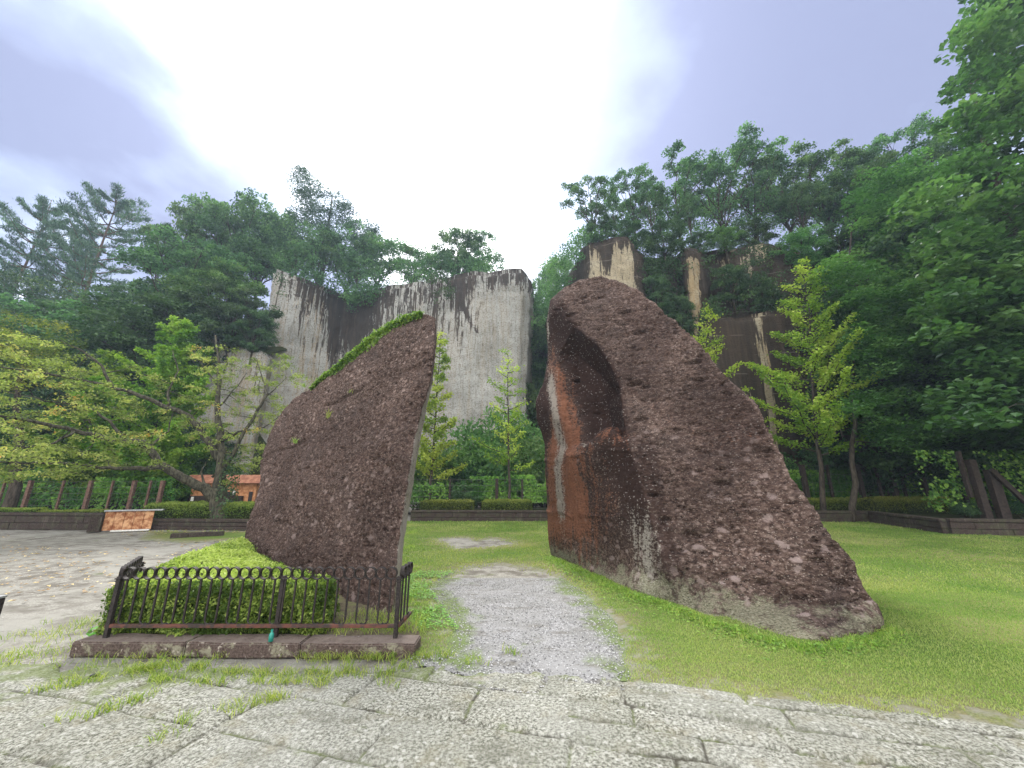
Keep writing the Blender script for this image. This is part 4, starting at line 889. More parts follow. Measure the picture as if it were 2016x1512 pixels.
thicket([(640, 555), (700, 560), (740, 560), (730, 600), (690, 615), (650, 590)], 26, 33.5, 35.6, 60, .18, M_leafD, 79, r0=.5, r1=.9)
thicket([(840, 530), (900, 530), (890, 580), (850, 600)], 14, 30.4, 31.2, 60, .16, M_leafD, 80, r0=.4, r1=.7)
thicket([(1095, 500), (1150, 450), (1215, 440), (1255, 470), (1260, 500), (1215, 462), (1160, 480), (1120, 540), (1095, 590), (1060, 640), (1060, 560)], 90, 25.0, 30, 70, .17, M_leafF, 82, r0=.5, r1=1.0)
thicket([(-60, 520), (150, 560), (330, 560), (420, 600), (420, 680), (300, 700), (-60, 690)], 130, 29, 34, 80, .2, M_leafD, 72)
thicket([(1262, 470), (1345, 480), (1345, 650), (1300, 640), (1255, 560)], 85, 25.2, 26.6, 70, .15, M_leafD, 73, r0=.4, r1=.9)
thicket([(1385, 455), (1500, 455), (1620, 500), (1560, 620), (1390, 640)], 120, 22.9, 25.0, 55, .14, M_leafD, 74, r0=.3, r1=.75, thr=-.12)
thicket([(1520, 560), (1700, 520), (1760, 700), (1660, 760), (1600, 640)], 80, 21.4, 23, 60, .15, M_leafD, 83, r0=.4, r1=.9)
thicket([(1045, 560), (1110, 500), (1110, 600), (1075, 760), (1045, 760)], 80, 33, 37, 70, .2, M_leafF, 75)
thicket([(530, 530), (560, 540), (540, 700), (500, 690)], 14, 28.5, 30, 70, .15, M_leafD, 76, r0=.4, r1=.8)
# ---- the cherry tree, limb by limb
def cherry():
    rng = np.random.default_rng(60); D0 = G(436, 1040).y; b = P(436, 1037, D0); b.z = 0
    t = thing('cherry_tree', 'old cherry tree with dark crooked limbs and yellowing leaves left of the rocks', 'cherry tree', b); mb = MB()
    D = lambda u: D0-(430-u)*.011 if u < 430 else D0-(u-430)*.004
    q = lambda u, v, d=None: P(u, v, D(u) if d is None else d)-b
    def limb(pts, r0, r1, n=8):
        ps = [q(*p) for p in pts]; out = []
        for i in range(len(ps)-1):
            for k in range(3): out.append(ps[i].lerp(ps[i+1], k/3)+Vector(rng.normal(size=3))*.02)
        out.append(ps[-1]); m = len(out)-1; mb.tube(out, [r0+(r1-r0)*(i/m)**.8 for i in range(m+1)], n); return out, [r0+(r1-r0)*(i/m)**.8 for i in range(m+1)]
    nodes = []
    def L(pts, r0, r1):
        o, r = limb(pts, r0, r1); nodes.extend(zip(o, r))
    L([(437, 1046), (433, 1020), (431, 990), (430, 960)], .42, .30); L([(430, 962), (434, 930), (436, 890), (432, 850), (428, 800), (432, 750), (430, 715), (424, 660)], .24, .03)
    for a in range(5):
        an = a*1.25+.3; mb.tube([Vector((0, 0, .45)), Vector((math.cos(an)*.42, math.sin(an)*.42, .12)), Vector((math.cos(an)*.8, math.sin(an)*.8, -.08))], [.24, .13, .05], 7)
    L([(425, 985), (402, 962), (380, 952), (347, 934), (317, 918), (300, 890), (285, 872), (245, 868), (190, 858), (149, 848), (90, 835), (30, 822), (-30, 815)], .21, .03)
    L([(317, 918), (285, 924), (250, 921), (215, 921), (150, 915), (70, 912), (0, 910)], .11, .015)
    L([(432, 905), (411, 873), (393, 844), (374, 821), (333, 803), (289, 784), (252, 770), (222, 762), (150, 745), (80, 735), (0, 722)], .15, .02)
    L([(436, 925), (462, 892), (481, 850), (507, 810), (526, 777), (520, 755), (515, 740), (505, 705)], .10, .012)
    L([(440, 868), (470, 850), (500, 846), (530, 836), (560, 812)], .06, .01); L([(526, 777), (545, 762), (562, 745)], .03, .008)
    L([(418, 940), (440, 920), (475, 905)], .05, .01); L([(405, 960), (395, 930), (405, 910)], .06, .01); L([(293, 880), (330, 850), (345, 800)], .05, .01)
    L([(333, 803), (330, 770), (350, 730), (340, 690)], .06, .01); L([(222, 762), (200, 720), (160, 690), (120, 670)], .06, .01); L([(245, 868), (215, 830), (170, 800), (90, 790), (10, 770)], .06, .01)
    L([(149, 848), (110, 870), (50, 880), (-10, 880)], .05, .01); L([(432, 800), (460, 770), (485, 735)], .04, .01); L([(430, 760), (400, 720), (380, 690)], .04, .01)
    pads = []
    def region(poly, n, r0, r1, dj):
        xs = [p[0] for p in poly]; ys = [p[1] for p in poly]; c = 0
        while c < n:
            u, v = rng.uniform(min(xs), max(xs)), rng.uniform(min(ys), max(ys))
            if not inpoly(np.array([u]), np.array([v]), poly)[0]: continue
            p = P(u, v, D(u)+rng.uniform(-dj, dj))-b; pads.append((p, rng.uniform(r0, r1))); c += 1
    region([(-60, 650), (60, 655), (150, 690), (250, 720), (350, 740), (420, 780), (400, 860), (300, 870), (200, 890), (100, 900), (-60, 900)], 150, .35, .75, 2.4)
    region([(-60, 880), (130, 870), (300, 850), (330, 930), (200, 925), (100, 940), (-60, 960)], 60, .3, .6, 1.5)
    region([(380, 680), (560, 690), (590, 740), (560, 830), (520, 900), (440, 960), (400, 900)], 125, .25, .5, 1.2)
    C = []; T = []
    for p, r in pads:
        nd = min(nodes, key=lambda n: (n[0]-p).length); c = curve(nd[0], p, 4, -.03, .12, rng); rr = min(nd[1]*.6, .022); mb.tube(c, [rr, rr*.8, rr*.6, rr*.4, .004], 4)
        if rng.uniform() < .6: nodes.extend([(c[2], rr*.6), (c[3], rr*.5)])
        # a spray: several leafy twigs fanning from the end
        dirn = (p-c[2]); dirn.z *= .3; dirn = dirn.normalized() if dirn.length > .01 else Vector((1, 0, 0)); tn = rng.uniform(0, .75)
        for k in range(5):
            a = rng.uniform(-1.3, 1.3); ca, sa = math.cos(a), math.sin(a); d = Vector((dirn.x*ca-dirn.y*sa, dirn.x*sa+dirn.y*ca, rng.uniform(-.25, .15))).normalized(); l = r*rng.uniform(.7, 1.3); n = int(17*l/.5)
            u = rng.uniform(.0, 1, n); s = p-d*l*.3; cc = np.array(s)+np.outer(u*l*1.2, np.array(d))+rng.normal(size=(n, 3))*np.array([.07, .07, .05]); cc[:, 2] -= .12*u*u*l; C.append(cc); T.append(np.full(n, tn))
            mb.tube([s, s+d*l*.9], [.006, .003], 3)
    mb.build('trunk', M_barkD, t, True); C = np.concatenate(C); T = np.clip(np.concatenate(T)*.8+rng.uniform(0, .38, len(C))**1.0, 0, 1)
    link('crown', leaf_mesh('crown', C, .088, rng, M_leafY, tint=T, up=.45, aspect=.5), t)
    # ivy sleeve on the trunk
    n = 900; z = rng.uniform(.1, 3.2, n); a = rng.uniform(0, 6.28, n); cx = np.interp(z, [0, 3.2], [0, -.05]); r = .40-.06*z+rng.uniform(-.02, .07, n)
    link('ivy', leaf_mesh('ivy', np.stack([cx+np.cos(a)*r, np.sin(a)*r, z], -1), .085, rng, M_leafD, N=np.stack([np.cos(a), np.sin(a), .4+0*a], -1), up=.7, aspect=.8), t)
    return t
cherry()
def cherry2():
    rng = np.random.default_rng(66); b = Vector((-21.5, 17.5, 0)); poly = [(-200, 620), (-40, 605), (80, 625), (170, 665), (150, 720), (60, 760), (-200, 800)]
    big_tree('cherry_tree', 'second cherry tree with olive leaves reaching in at the left picture edge', 'cherry tree', tuple(b), poly, 120, 15.5, 19, 105, .11, leaf_mat('olive_cherry_leaf', [(.1, (.06, .09, .02)), (.5, (.12, .15, .035)), (.9, (.24, .21, .05))], .4), 67, .45, .9, trunk_r=.25, aspect=.5)
cherry2()
# ================================================================ WALLS, HEDGES, FENCES, SMALL THINGS
def m_block():
    m = Mat('mossy_dark_block', .95, .12); sep = m.N('ShaderNodeSeparateXYZ'); m.L(m.P, sep.inputs[0]); n = m.noise(4, 6, .7); nf = m.noise(30, 5, .7)
    c = m.mix(m.sm(nf, .35, .65), (.030, .022, .020), (.075, .058, .052)); c = m.mix(m.math('MULTIPLY', m.sm(n, .45, .65), .6), c, (.07, .078, .045))
    c = m.mix(m.math('MULTIPLY', m.sm(m.noise(3, 4, .7, m.scale((3, 3, .4))), .55, .7), .5), c, (.16, .145, .12))
    m.col(c); m.nrm(m.bump(m.math('ADD', n, nf), .8, .03)); return m.m
M_block = m_block()
def m_kerb():
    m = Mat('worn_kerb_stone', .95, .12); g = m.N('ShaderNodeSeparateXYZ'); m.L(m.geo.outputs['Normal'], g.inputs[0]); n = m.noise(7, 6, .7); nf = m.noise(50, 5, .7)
    c = m.mix(m.sm(nf, .35, .65), (.055, .040, .035), (.13, .098, .086)); c = m.mix(m.math('MULTIPLY', m.sm(n, .50, .62), .8), c, (.27, .265, .19))
    c = m.mix(m.math('MULTIPLY', m.sm(m.noise(18, 3), .62, .68), .7), c, (.42, .38, .33)); c = m.mix(m.math('MULTIPLY', m.sm(g.outputs[2], .5, .9), m.sm(n, .2, .6)), c, m.mix(nf, (.11, .088, .076), (.24, .20, .175))); m.col(c); m.nrm(m.bump(m.math('ADD', n, nf), .9, .015)); return m.m  # top contrast put into the colour: upward faces mixed paler than the front
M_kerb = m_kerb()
def plain(name, a, b, rough=.6, metal=0, sc_=20, bump=.3, spec=.4):
    m = Mat(name, rough, spec); m.b.inputs['Metallic'].default_value = metal; n = m.noise(sc_, 5, .65); m.col(m.mix(m.sm(n, .38, .64), a, b)); m.nrm(m.bump(n, bump, .006)); return m.m
M_iron = plain('painted_iron', (.014, .012, .012), (.040, .033, .031), .6, 0, 60, spec=.2)
M_rust = plain('rusty_iron', (.028, .021, .019), (.12, .042, .028), .7, 0, 9)
M_timber = plain('brown_timber', (.085, .045, .032), (.17, .10, .075), .85, 0, 12); M_timberD = plain('dark_timber', (.018, .012, .010), (.042, .030, .024), .9, 0, 12)
M_wire = plain('weathered_wire', (.10, .10, .09), (.18, .18, .17), .6, .5)
M_orange = plain('orange_cedar_boards', (.33, .14, .055), (.55, .27, .13), .75, 0, 5); M_stain = plain('rust_stained_boards', (.26, .09, .035), (.62, .36, .19), .8, 0, 6)
M_steel = plain('galvanised_cap', (.30, .31, .32), (.42, .43, .44), .45, .6); M_white = plain('white_board', (.6, .6, .57), (.78, .78, .75), .6); M_black = plain('dark_opening', (.012, .010, .010), (.025, .02, .02), .7)
M_teal = plain('teal_plastic', (.01, .14, .11), (.02, .24, .19), .3)

def block_wall(label, a, b, h, th=.28, courses=2, bl=.9, seed=0, mat=None, group='retaining walls of the planting beds', cat='retaining wall'):
    a = Vector(a); b = Vector(b); a.z = b.z = 0; L = (b-a).length; dr = (b-a)/L; rz = math.atan2(dr.y, dr.x); rng = random.Random(seed)
    t = thing('retaining_wall', label, cat, a.lerp(b, .5), 0, group); c0 = a.lerp(b, .5); mb = MB(); ch = (h-.11)/courses
    for c in range(courses):
        x = -.3*c
        while x < L:
            l = bl*rng.uniform(.85, 1.15); x0 = max(0, x); x1 = min(L, x+l-.012)
            if x1-x0 > .08: p = a+dr*((x0+x1)/2)-c0+Vector((-dr.y, dr.x, 0))*rng.uniform(-.008, .008); mb.box((p.x, p.y, ch*(c+.5)-.006), (x1-x0, th, ch-.012), rz, .012)
            x += l
    mb.build('block_course', mat or M_block, t)
    mb = MB(); x = 0
    while x < L:
        l = min(1.25*rng.uniform(.9, 1.1), L-x); p = a+dr*(x+l/2)-c0; mb.box((p.x, p.y, h-.055), (l-.01, th+.05, .10), rz, .014); x += l
    mb.build('coping', mat or M_block, t); return t
ztop = lambda v, D: P(1008, v, D).z
hw = ztop(1004, WALL_Y)
gy = lambda u, v: G(u, v)
block_wall('low dark retaining wall seen through the opening between the rocks and beyond them', (gy(812, 1026).x, WALL_Y, 0), (gy(1722, 1029).x, gy(1722, 1029).y, 0), hw, seed=1, bl=.75)
block_wall('dark retaining wall running forward from the back corner at right', gy(1722, 1030), gy(1868, 1053), hw, seed=2)
block_wall('dark retaining wall across the right edge in front of the wooden frame', gy(1870, 1053), gy(2200, 1060), hw+.02, seed=3)
block_wall('long dark retaining wall at the left picture edge behind the dirt yard', gy(-260, 1040), gy(205, 1043), .62, seed=4)
block_wall('dark retaining wall under the tall clipped hedge behind the cherry trunk', gy(292, 1042), gy(520, 1044), .40, seed=5)
def soil(pts, z):
    mb = MB(); mb.add([(p[0], p[1], z) for p in pts], [tuple(range(len(pts)))]); mb.build('ground', M_soil, None, kind='structure')
soil([(gy(812, 1026).x, WALL_Y+.1), (gy(1722, 1029).x, gy(1722, 1029).y+.1), (gy(1868, 1053).x+.1, gy(1868, 1053).y+.1), (40, gy(2200, 1060).y+.2), (40, 24.5), (gy(812, 1026).x, 24.5)], hw-.14)
soil([(gy(-260, 1040).x, gy(-260, 1040).y+.1), (gy(205, 1043).x, gy(205, 1043).y+.1), (gy(520, 1044).x, gy(520, 1044).y+.1), (gy(520, 1044).x, 24), (-45, 24)], .34)

def hedge(label, a, b, h, wdt, z0, seed, mat=M_leafH, size=.055, dens=900, group='clipped hedges on the planting beds', wob=.05):
    """clipped hedge along a-b: twiggy inside and a close skin of leaves"""
    a = Vector(a); b = Vector(b); L = (b-a).to_2d().length; dr = ((b-a).to_2d()/L); rng = np.random.default_rng(seed); t = thing('hedge', label, 'hedge', (a.x, a.y, z0), math.atan2(dr.y, dr.x), group)
    n = int(dens*(L*(2*h+wdt)+wdt*h*2)); s = rng.uniform(0, L, n); th = rng.uniform(0, math.pi, n); e = .38
    cy = np.sign(np.cos(th))*np.abs(np.cos(th))**e*wdt/2; cz = np.abs(np.sin(th))**e*h
    k = rng.uniform(.86, 1.04, n); f = 1+wob*2*fbm(S3(s*2, cy*3, cz*3), 3, seed); endr = np.clip(np.minimum(s, L-s)/.18, 0, 1)**.5
    C = np.stack([s, cy*k*f*(.55+.45*endr), cz*k*f*(.75+.25*endr)], -1); N = np.stack([0*s, cy/(wdt/2)**2, cz/h**2], -1); N /= np.linalg.norm(N, axis=1)[:, None]+1e-9
    ne = int(dens*wdt*h*1.2); sx = rng.choice([0, 1], ne); C2 = np.stack([sx*L+rng.normal(size=ne)*.03, rng.uniform(-.45, .45, ne)*wdt, rng.uniform(.05, .9, ne)*h], -1)
    C = np.concatenate([C, C2]); N = np.concatenate([N, np.stack([(sx*2-1), 0*sx, 0*sx+.2], -1)])
    tint = np.clip(rng.uniform(0, .6, len(C))+.4*sstep(.6, 1, C[:, 2]/h), 0, 1)
    link('foliage', leaf_mesh('foliage', C, size, rng, mat, N=N, up=.5, tint=tint, aspect=.6), t)
    mb = MB(); m = max(2, int(L/.4)); V = []; F_ = []; q = 10
    for i in range(m+1):
        for j in range(q+1):
            th = math.pi*j/q; V.append((.05+(L-.1)*i/m, math.copysign(abs(math.cos(th))**e, math.cos(th))*wdt*.42, abs(math.sin(th))**e*h*.86))
    for i in range(m):
        for j in range(q): F_.append((i*(q+1)+j, i*(q+1)+j+1, (i+1)*(q+1)+j+1, (i+1)*(q+1)+j))
    F_ += [tuple(range(q+1)), tuple(range(m*(q+1), (m+1)*(q+1)))]; mb.add(V, F_); mb.build('stem', M_core, t); return t
zb = hw-.14
def hed(label, u0, u1, D, vt, z0, wdt, seed, **k):
    a = P(u0, 1000, D); b = P(u1, 1000, D); hedge(label, (a.x, D, 0), (b.x, D, 0), ztop(vt, D-wdt/2)-z0, wdt, z0, seed, **k)
hed('clipped hedge on the far wall, left one in the opening between the rocks', 830, 932, 20, 984, zb, .8, 1)
hed('clipped hedge on the far wall, right one in the opening close to the tall rock', 950, 1046, 20, 984, zb, .8, 2)
hed('clipped hedge just right of the tall rock at the foot of the tallest ginkgo', 1590, 1700, 20, 981, zb, .9, 3)
hed('short clipped hedge right of the ginkgo, nearest the wall corner', 1708, 1768, 19.2, 979, zb, .9, 4)
hed('clipped hedge in front of the leaning fence posts at right', 1766, 1868, 19.0, 979, zb, 1.0, 5)
hed('low trailing hedge on the left wall at the picture edge', -120, 84, gy(40, 1040).y+.7, 1001, .45, .7, 6)
hed('low trailing hedge on the left wall beside the orange boards', 86, 212, gy(150, 1042).y+.6, 1005, .45, .6, 7, wob=.12)
hed('tall dark clipped hedge behind the trunk of the cherry tree', 305, 520, gy(400, 1043).y+.9, 990, .26, 1.3, 8, dens=700)
for k, (u, v, D, r) in enumerate([(1895, 985, 15.6, .5), (2005, 968, 15.4, .6), (912, 965, 20.6, .9)]):
    o = place(copy_tree(bM) if 0 else bD, 2.2, u, v, D, zb, ['small bush on the wall in front of the wooden frame', 'bush on the wall at the right picture edge', 'reddish bush between the two clipped hedges in the opening'][k], 'shrub', 'shrubs behind the walls', 1.0)

# ---- wire fences with creeper
def fence(label, posts, D, zt, pw, mat, seed, creeper, z0, sheets=True, wires=6, group='wire fences behind the planting beds'):
    x = [P(u, 980, D).x for u in posts]; t = thing('wire_fence', label, 'fence', (x[0], D, 0), 0, group)
    for k, xx in enumerate(x):
        mb = MB(); w_ = pw*(1.0 if k % 2 == 0 else .55); mb.box((xx-x[0], 0, (z0+zt)/2), (w_, w_, zt-z0+.0), 0, .008); mb.build('post', mat, t)
    mb = MB(); rng = np.random.default_rng(seed)
    for k in range(wires): z = z0+.1+(zt-z0-.15)*k/(wires-1); mb.tube([(0, -.06, z), ((x[-1]-x[0])/2, -.06, z-.02), (x[-1]-x[0], -.06, z)], .006, 4)
    xx = 0
    while xx < x[-1]-x[0]: mb.tube([(xx, -.06, z0+.05), (xx, -.06, zt-.05)], .004, 4); xx += .35
    mb.build('wire_mesh', M_wire, t)
    C = []; T = []
    for (u0, u1, v0, v1, n) in creeper:      # leaf curtains clinging to the mesh
        u = rng.uniform(u0, u1, n); v = rng.uniform(v0, v1, n); px = (u-1008)/F*D/(CP-(-(v-756)/F)*SP); yy = -(v-756)/F; z = CAMH+D*(SP+yy*CP)/(CP-yy*SP)
        keep = fbm(S3(px*1.3, z*1.6, 0*z+seed), 3, seed) > -.22-.25*(z < zt-.3); C.append(np.stack([px-x[0], rng.normal(size=n)*.10+.26+.14*fbm(S3(px*2, z*2), 2, 5), z], -1)[keep]); T.append(np.clip(.5+.9*fbm(S3(px[keep]*1.1, z[keep]*1.1), 3, 9)+rng.normal(size=keep.sum())*.15, 0, 1))
    if C:
        C = np.concatenate(C); T = np.concatenate(T); C = C[C[:, 2] > z0-.1]; T = T[:len(C)]
        link('creeper', leaf_mesh('creeper', C, .12, rng, M_leafV, N=np.tile([0, -1, .5], (len(C), 1)), up=.55, tint=T, aspect=.8), t)
    return t
fence('brown post and wire fence grown with creeper at left behind the yard', [-60, 0, 52, 117, 172, 215, 258, 290, 314], 20.6, ztop(946, 20.6), .16, M_timber, 1, [(-60, 200, 950, 1005, 1300), (180, 330, 940, 975, 1100), (130, 340, 960, 1005, 700)], .3)
fence('dark post and wire fence with hanging creeper seen between the rocks', [800, 885, 978, 1028, 1080], 21.5, ztop(942, 21.5), .16, M_timberD, 2, [(925, 1000, 938, 985, 1500), (1000, 1090, 935, 990, 1700), (800, 880, 950, 990, 350)], zb)
fence('shadowed post and wire fence grown with ivy right of the tall ginkgo', [1590, 1640, 1700, 1737, 1765, 1785, 1826, 1848, 1900], 20.6, ztop(915, 20.6), .2, M_timberD, 3, [(1560, 1700, 925, 985, 2400), (1770, 1850, 905, 980, 1000), (1850, 1960, 890, 990, 2200)], zb)
def frame():
    D = 15.2; z0 = hw-.1; b = P(1942, 1005, D); t = thing('timber_frame', 'dark leaning timber frame with a diagonal brace overgrown at the right', 'wooden frame', (b.x, D, 0))
    for nm, u, wdt, v1 in (('post', 1938, .26, 905), ('post', 1972, .36, 925)):
        mb = MB(); p = P(u, 1000, D); z1 = ztop(v1, D); mb.box((p.x-b.x, 0, (z0+z1)/2), (wdt, .2, z1-z0), 0, .01); mb.build(nm, M_timberD, t)
    mb = MB(); p = P(1918, 950, D); z1 = ztop(888, D); mb.box((p.x-b.x-.15, .12, (z1+1.2)/2), (.14, .12, z1-1.2), 0, .01); mb.build('upright_board', M_timberD, t)
    a = P(1940, 925, D); c = P(2010, 990, D); mb = MB(); d = c-a; ang = math.atan2(d.z, d.x); mb.box(((a.x+c.x)/2-b.x, -.17, (a.z+c.z)/2), (d.length, .1, .18), rot=Matrix.Rotation(-ang, 3, 'Y'), bev=.01); mb.build('brace', M_timberD, t)
    rng = np.random.default_rng(4); n = 2600; C = np.stack([rng.uniform(-1.6, 3.6, n), rng.uniform(.2, .7, n), rng.uniform(.6, 3.0, n)], -1); k = fbm(C*.9, 3, 2) > -.08
    link('creeper', leaf_mesh('creeper', C[k], .13, rng, M_leafV, N=np.tile([0, -1, .5], (k.sum(), 1)), up=.55, aspect=.8), t)
frame()

# ---- shrubs behind the fences
SH = [(820, 905, 23, bM, 1.0), (870, 875, 24, bM, 1.0), (930, 862, 24.5, bM, 1.1), (990, 800, 26, bM, .8), (1040, 860, 24, bM, 1.0), (965, 900, 23, bD, 1.1), (1010, 905, 23, bM, .9), (900, 915, 23, bD, 1.0), (1075, 850, 25, bM, .9),
      (20, 900, 24, bM, 1.4), (110, 915, 23, bM, 1.3), (190, 895, 24, bV, 1.4), (260, 900, 23, bV, 1.3), (330, 890, 24, bV, 1.2), (370, 920, 22.5, bV, 1.3), (60, 850, 26, bD, 1.4), (160, 850, 26, bD, 1.4), (-40, 880, 25, bD, 1.4), (430, 900, 25, bD, 1.0),
      (1560, 860, 22.5, bD, 1.0), (1600, 900, 22, bM, .9), (1670, 880, 22, bD, 1.2), (1730, 860, 22, bD, 1.3), (1800, 850, 22, bD, 1.3), (1870, 870, 21.5, bD, 1.3), (1950, 850, 20, bD, 1.2), (1740, 900, 21.4, bM, .9), (1540, 900, 22, bM, .7)]
SL = ['bush behind the wire fence at the edge of the left rock', 'full bush behind the left fence panel in the opening', 'highest bush in the middle of the opening between the rocks', 'pale bush against the foot of the pale cliff', 'bush behind the fence next to the tall rock', 'dark bush low behind the middle fence post', 'green bush behind the creeper on the middle fence', 'dark bush behind the left clipped hedge in the opening', 'bush half hidden by the bulge of the tall rock',
      'bush behind the leftmost fence post', 'bush behind the second bay of the left fence', 'bright bush under the cherry limb in the middle of the left fence', 'bright bush behind the right bay of the left fence', 'bright bush above the end post of the left fence', 'bright bush left of the orange kiosk', 'dark bush under the cherry crown at far left', 'dark bush under the cherry crown above the left fence', 'dark bush at the left picture edge', 'dark bush behind the kiosk roof',
      'dark bush between the tall rock and the ginkgo trunk', 'small bush beside the ginkgo trunk', 'dark bush right of the ginkgo trunk', 'dark bush behind the first leaning posts', 'dark bush behind the thick leaning post', 'dark bush above the ivy at right', 'dark bush behind the timber frame', 'brighter bush hanging over the leaning posts', 'small green bush at the slope edge of the tall rock']
for (u, v, D, pr, w_), lb in zip(SH, SL): place(pr, 2.35, u, v, D+1.3, 0, lb, 'shrub', 'shrubs behind the walls', w_)
for k, (u, v, D, w_) in enumerate([(30, 760, 27, 1.4), (130, 770, 28, 1.4), (250, 760, 28, 1.2), (390, 800, 28, 1.0), (-60, 700, 27, 1.4)]):
    place(pD, 10, u, v, D, 0, ['dark evergreen seen through the cherry crown at far left', 'dark evergreen behind the middle of the cherry crown', 'dark evergreen behind the small bright ginkgo', 'dark evergreen between the cherry trunk and the pale ledge', 'dark evergreen beyond the left picture edge'][k], 'tree', gH, w_)

# ---- kiosk
def kiosk():
    D = 22.6; x0 = P(378, 960, D).x; x1 = P(505, 960, D).x; W_ = x1-x0; zr = ztop(934, D-.7); ze = ztop(951, D-.9); t = thing('kiosk', 'orange board kiosk with dark counter opening behind the cherry trunk', 'kiosk', ((x0+x1)/2, D+1, 0))
    mb = MB(); mb.box((0, 0, ze/2), (W_, 2, ze), 0)
    for k in range(int(W_/.16)): mb.box((-W_/2+.08+k*.16, -1.008, ze/2), (.148, .02, ze), 0, .004)
    mb.build('wall', M_orange, t)
    mb = MB(); e = .35; yf = -1.0-e; V = [(-W_/2-e, yf, ze), (W_/2+e, yf, ze), (W_/2+e, 1+e, ze), (-W_/2-e, 1+e, ze), (-W_/2-e, yf+.5, zr), (W_/2+e, yf+.5, zr), (W_/2+e, 1+e-.5, zr), (-W_/2-e, 1+e-.5, zr)]
    mb.add(V, [(0, 1, 5, 4), (1, 2, 6, 5), (2, 3, 7, 6), (3, 0, 4, 7), (4, 5, 6, 7), (3, 2, 1, 0)]); k = -W_/2-e+.1
    while k < W_/2+e: mb.add([(k, yf-.004, ze+.012), (k+.03, yf-.004, ze+.012), (k+.03, yf+.5, zr+.02), (k, yf+.5, zr+.02)], [(0, 1, 2, 3)]); k += .3
    mb.build('roof', plain('rusty_roof_sheet', (.22, .085, .05), (.36, .17, .10), .7, 0, 5), t)
    fx = lambda u: P(u, 960, D).x-(x0+x1)/2
    def pan(nm, u0, u1, v0, v1, mat, y=-1.03, th=.03, par=t): 
        mb = MB(); z1, z0 = ztop(v0, D), ztop(v1, D); a, b = fx(u0), fx(u1); mb.box(((a+b)/2, y, (z0+z1)/2), (b-a, th, z1-z0), 0); return mb.build(nm, mat, par)
    pan('window_opening', 440, 467, 968, 980, M_black); pan('counter', 430, 484, 976, 992, M_timberD, -1.12, .12); pan('counter', 382, 420, 976, 992, M_timberD, -1.12, .12); pan('notice', 462, 466, 965, 974, M_white, -1.06); pan('notice', 386, 391, 978, 986, M_white, -1.2); pan('door_opening', 493, 500, 968, 1000, M_black)
kiosk()
# ---- orange board panel with metal cap
def boards():
    a = gy(208, 1047); b = gy(288, 1044); d = (b-a); L = d.length; rz = math.atan2(d.y, d.x); c = (a+b)/2; t = thing('board_screen', 'rust stained orange board screen under a grey metal cap between the left walls', 'board screen', c, rz)
    L2 = L+.25; mb = MB(); k = -L2/2
    for i in range(5): mb.box((k+L2/10, 0, .37), (L2/5-.01, .05, .66), 0, .004); k += L2/5
    mb.build('board', M_stain, t); mb = MB(); mb.box((.12, -.01, .735), (L2+.3, .2, .05), 0, .008); mb.build('metal_cap', M_steel, t)
    mb = MB(); mb.box((.15, -.14, .03), (L*.95, .12, .05), 0, .006); mb.build('foot_board', M_white, t)
    mb = MB(); mb.box((-L2/2-.18, .02, .31), (.34, .34, .60), 0, .02); mb.build('end_stone', M_block, t)
boards()
def long_stone(name, label, cat, a, b, wdt, h, z0=0, seed=0, mat=None, n=4, group=None):
    a = Vector(a); b = Vector(b); L = (b-a).to_2d().length; c = (a+b)/2; rz = math.atan2(b.y-a.y, b.x-a.x); mb = MB(); rng = random.Random(seed)
    bm = bmesh.new()
    for i in range(n):
        l = L/n; bmesh.ops.create_cube(bm, size=1, matrix=Matrix.Translation((-L/2+l*(i+.5), rng.uniform(-.006, .006), h/2+rng.uniform(-.004, .004)))@Matrix.Diagonal((l-.008, wdt, h, 1)))
    bmesh.ops.bevel(bm, geom=bm.edges[:], offset=.012, segments=2, affect='EDGES'); bmesh.ops.subdivide_edges(bm, edges=[e for e in bm.edges if e.calc_length() > .3], cuts=22, use_grid_fill=True)
    for v in bm.verts:
        q = np.array([[v.co.x*4+seed, v.co.y*9, v.co.z*9]]); v.co += Vector((0, float(fbm(q, 3, 2)[0])*.010, float(fbm(q+9, 3, 3)[0])*.010))
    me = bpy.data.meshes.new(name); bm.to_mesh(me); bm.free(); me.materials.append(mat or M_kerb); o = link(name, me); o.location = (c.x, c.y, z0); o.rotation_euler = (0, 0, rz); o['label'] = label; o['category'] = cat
    if group: o['group'] = group
    return o
KY = G(480, 1291).y
kh = ztop(1265, KY)
ka = (P(138, 1290, KY).x, KY+.10, 0); kb = (P(818, 1300, KY-.04).x, KY+.06, 0)
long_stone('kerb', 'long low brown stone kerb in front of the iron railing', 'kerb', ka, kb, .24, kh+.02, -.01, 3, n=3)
long_stone('kerb', 'short dark kerb around the foot of the cherry tree', 'kerb', gy(335, 1061), gy(440, 1056), .22, .16, 0, 5, M_block, 3)

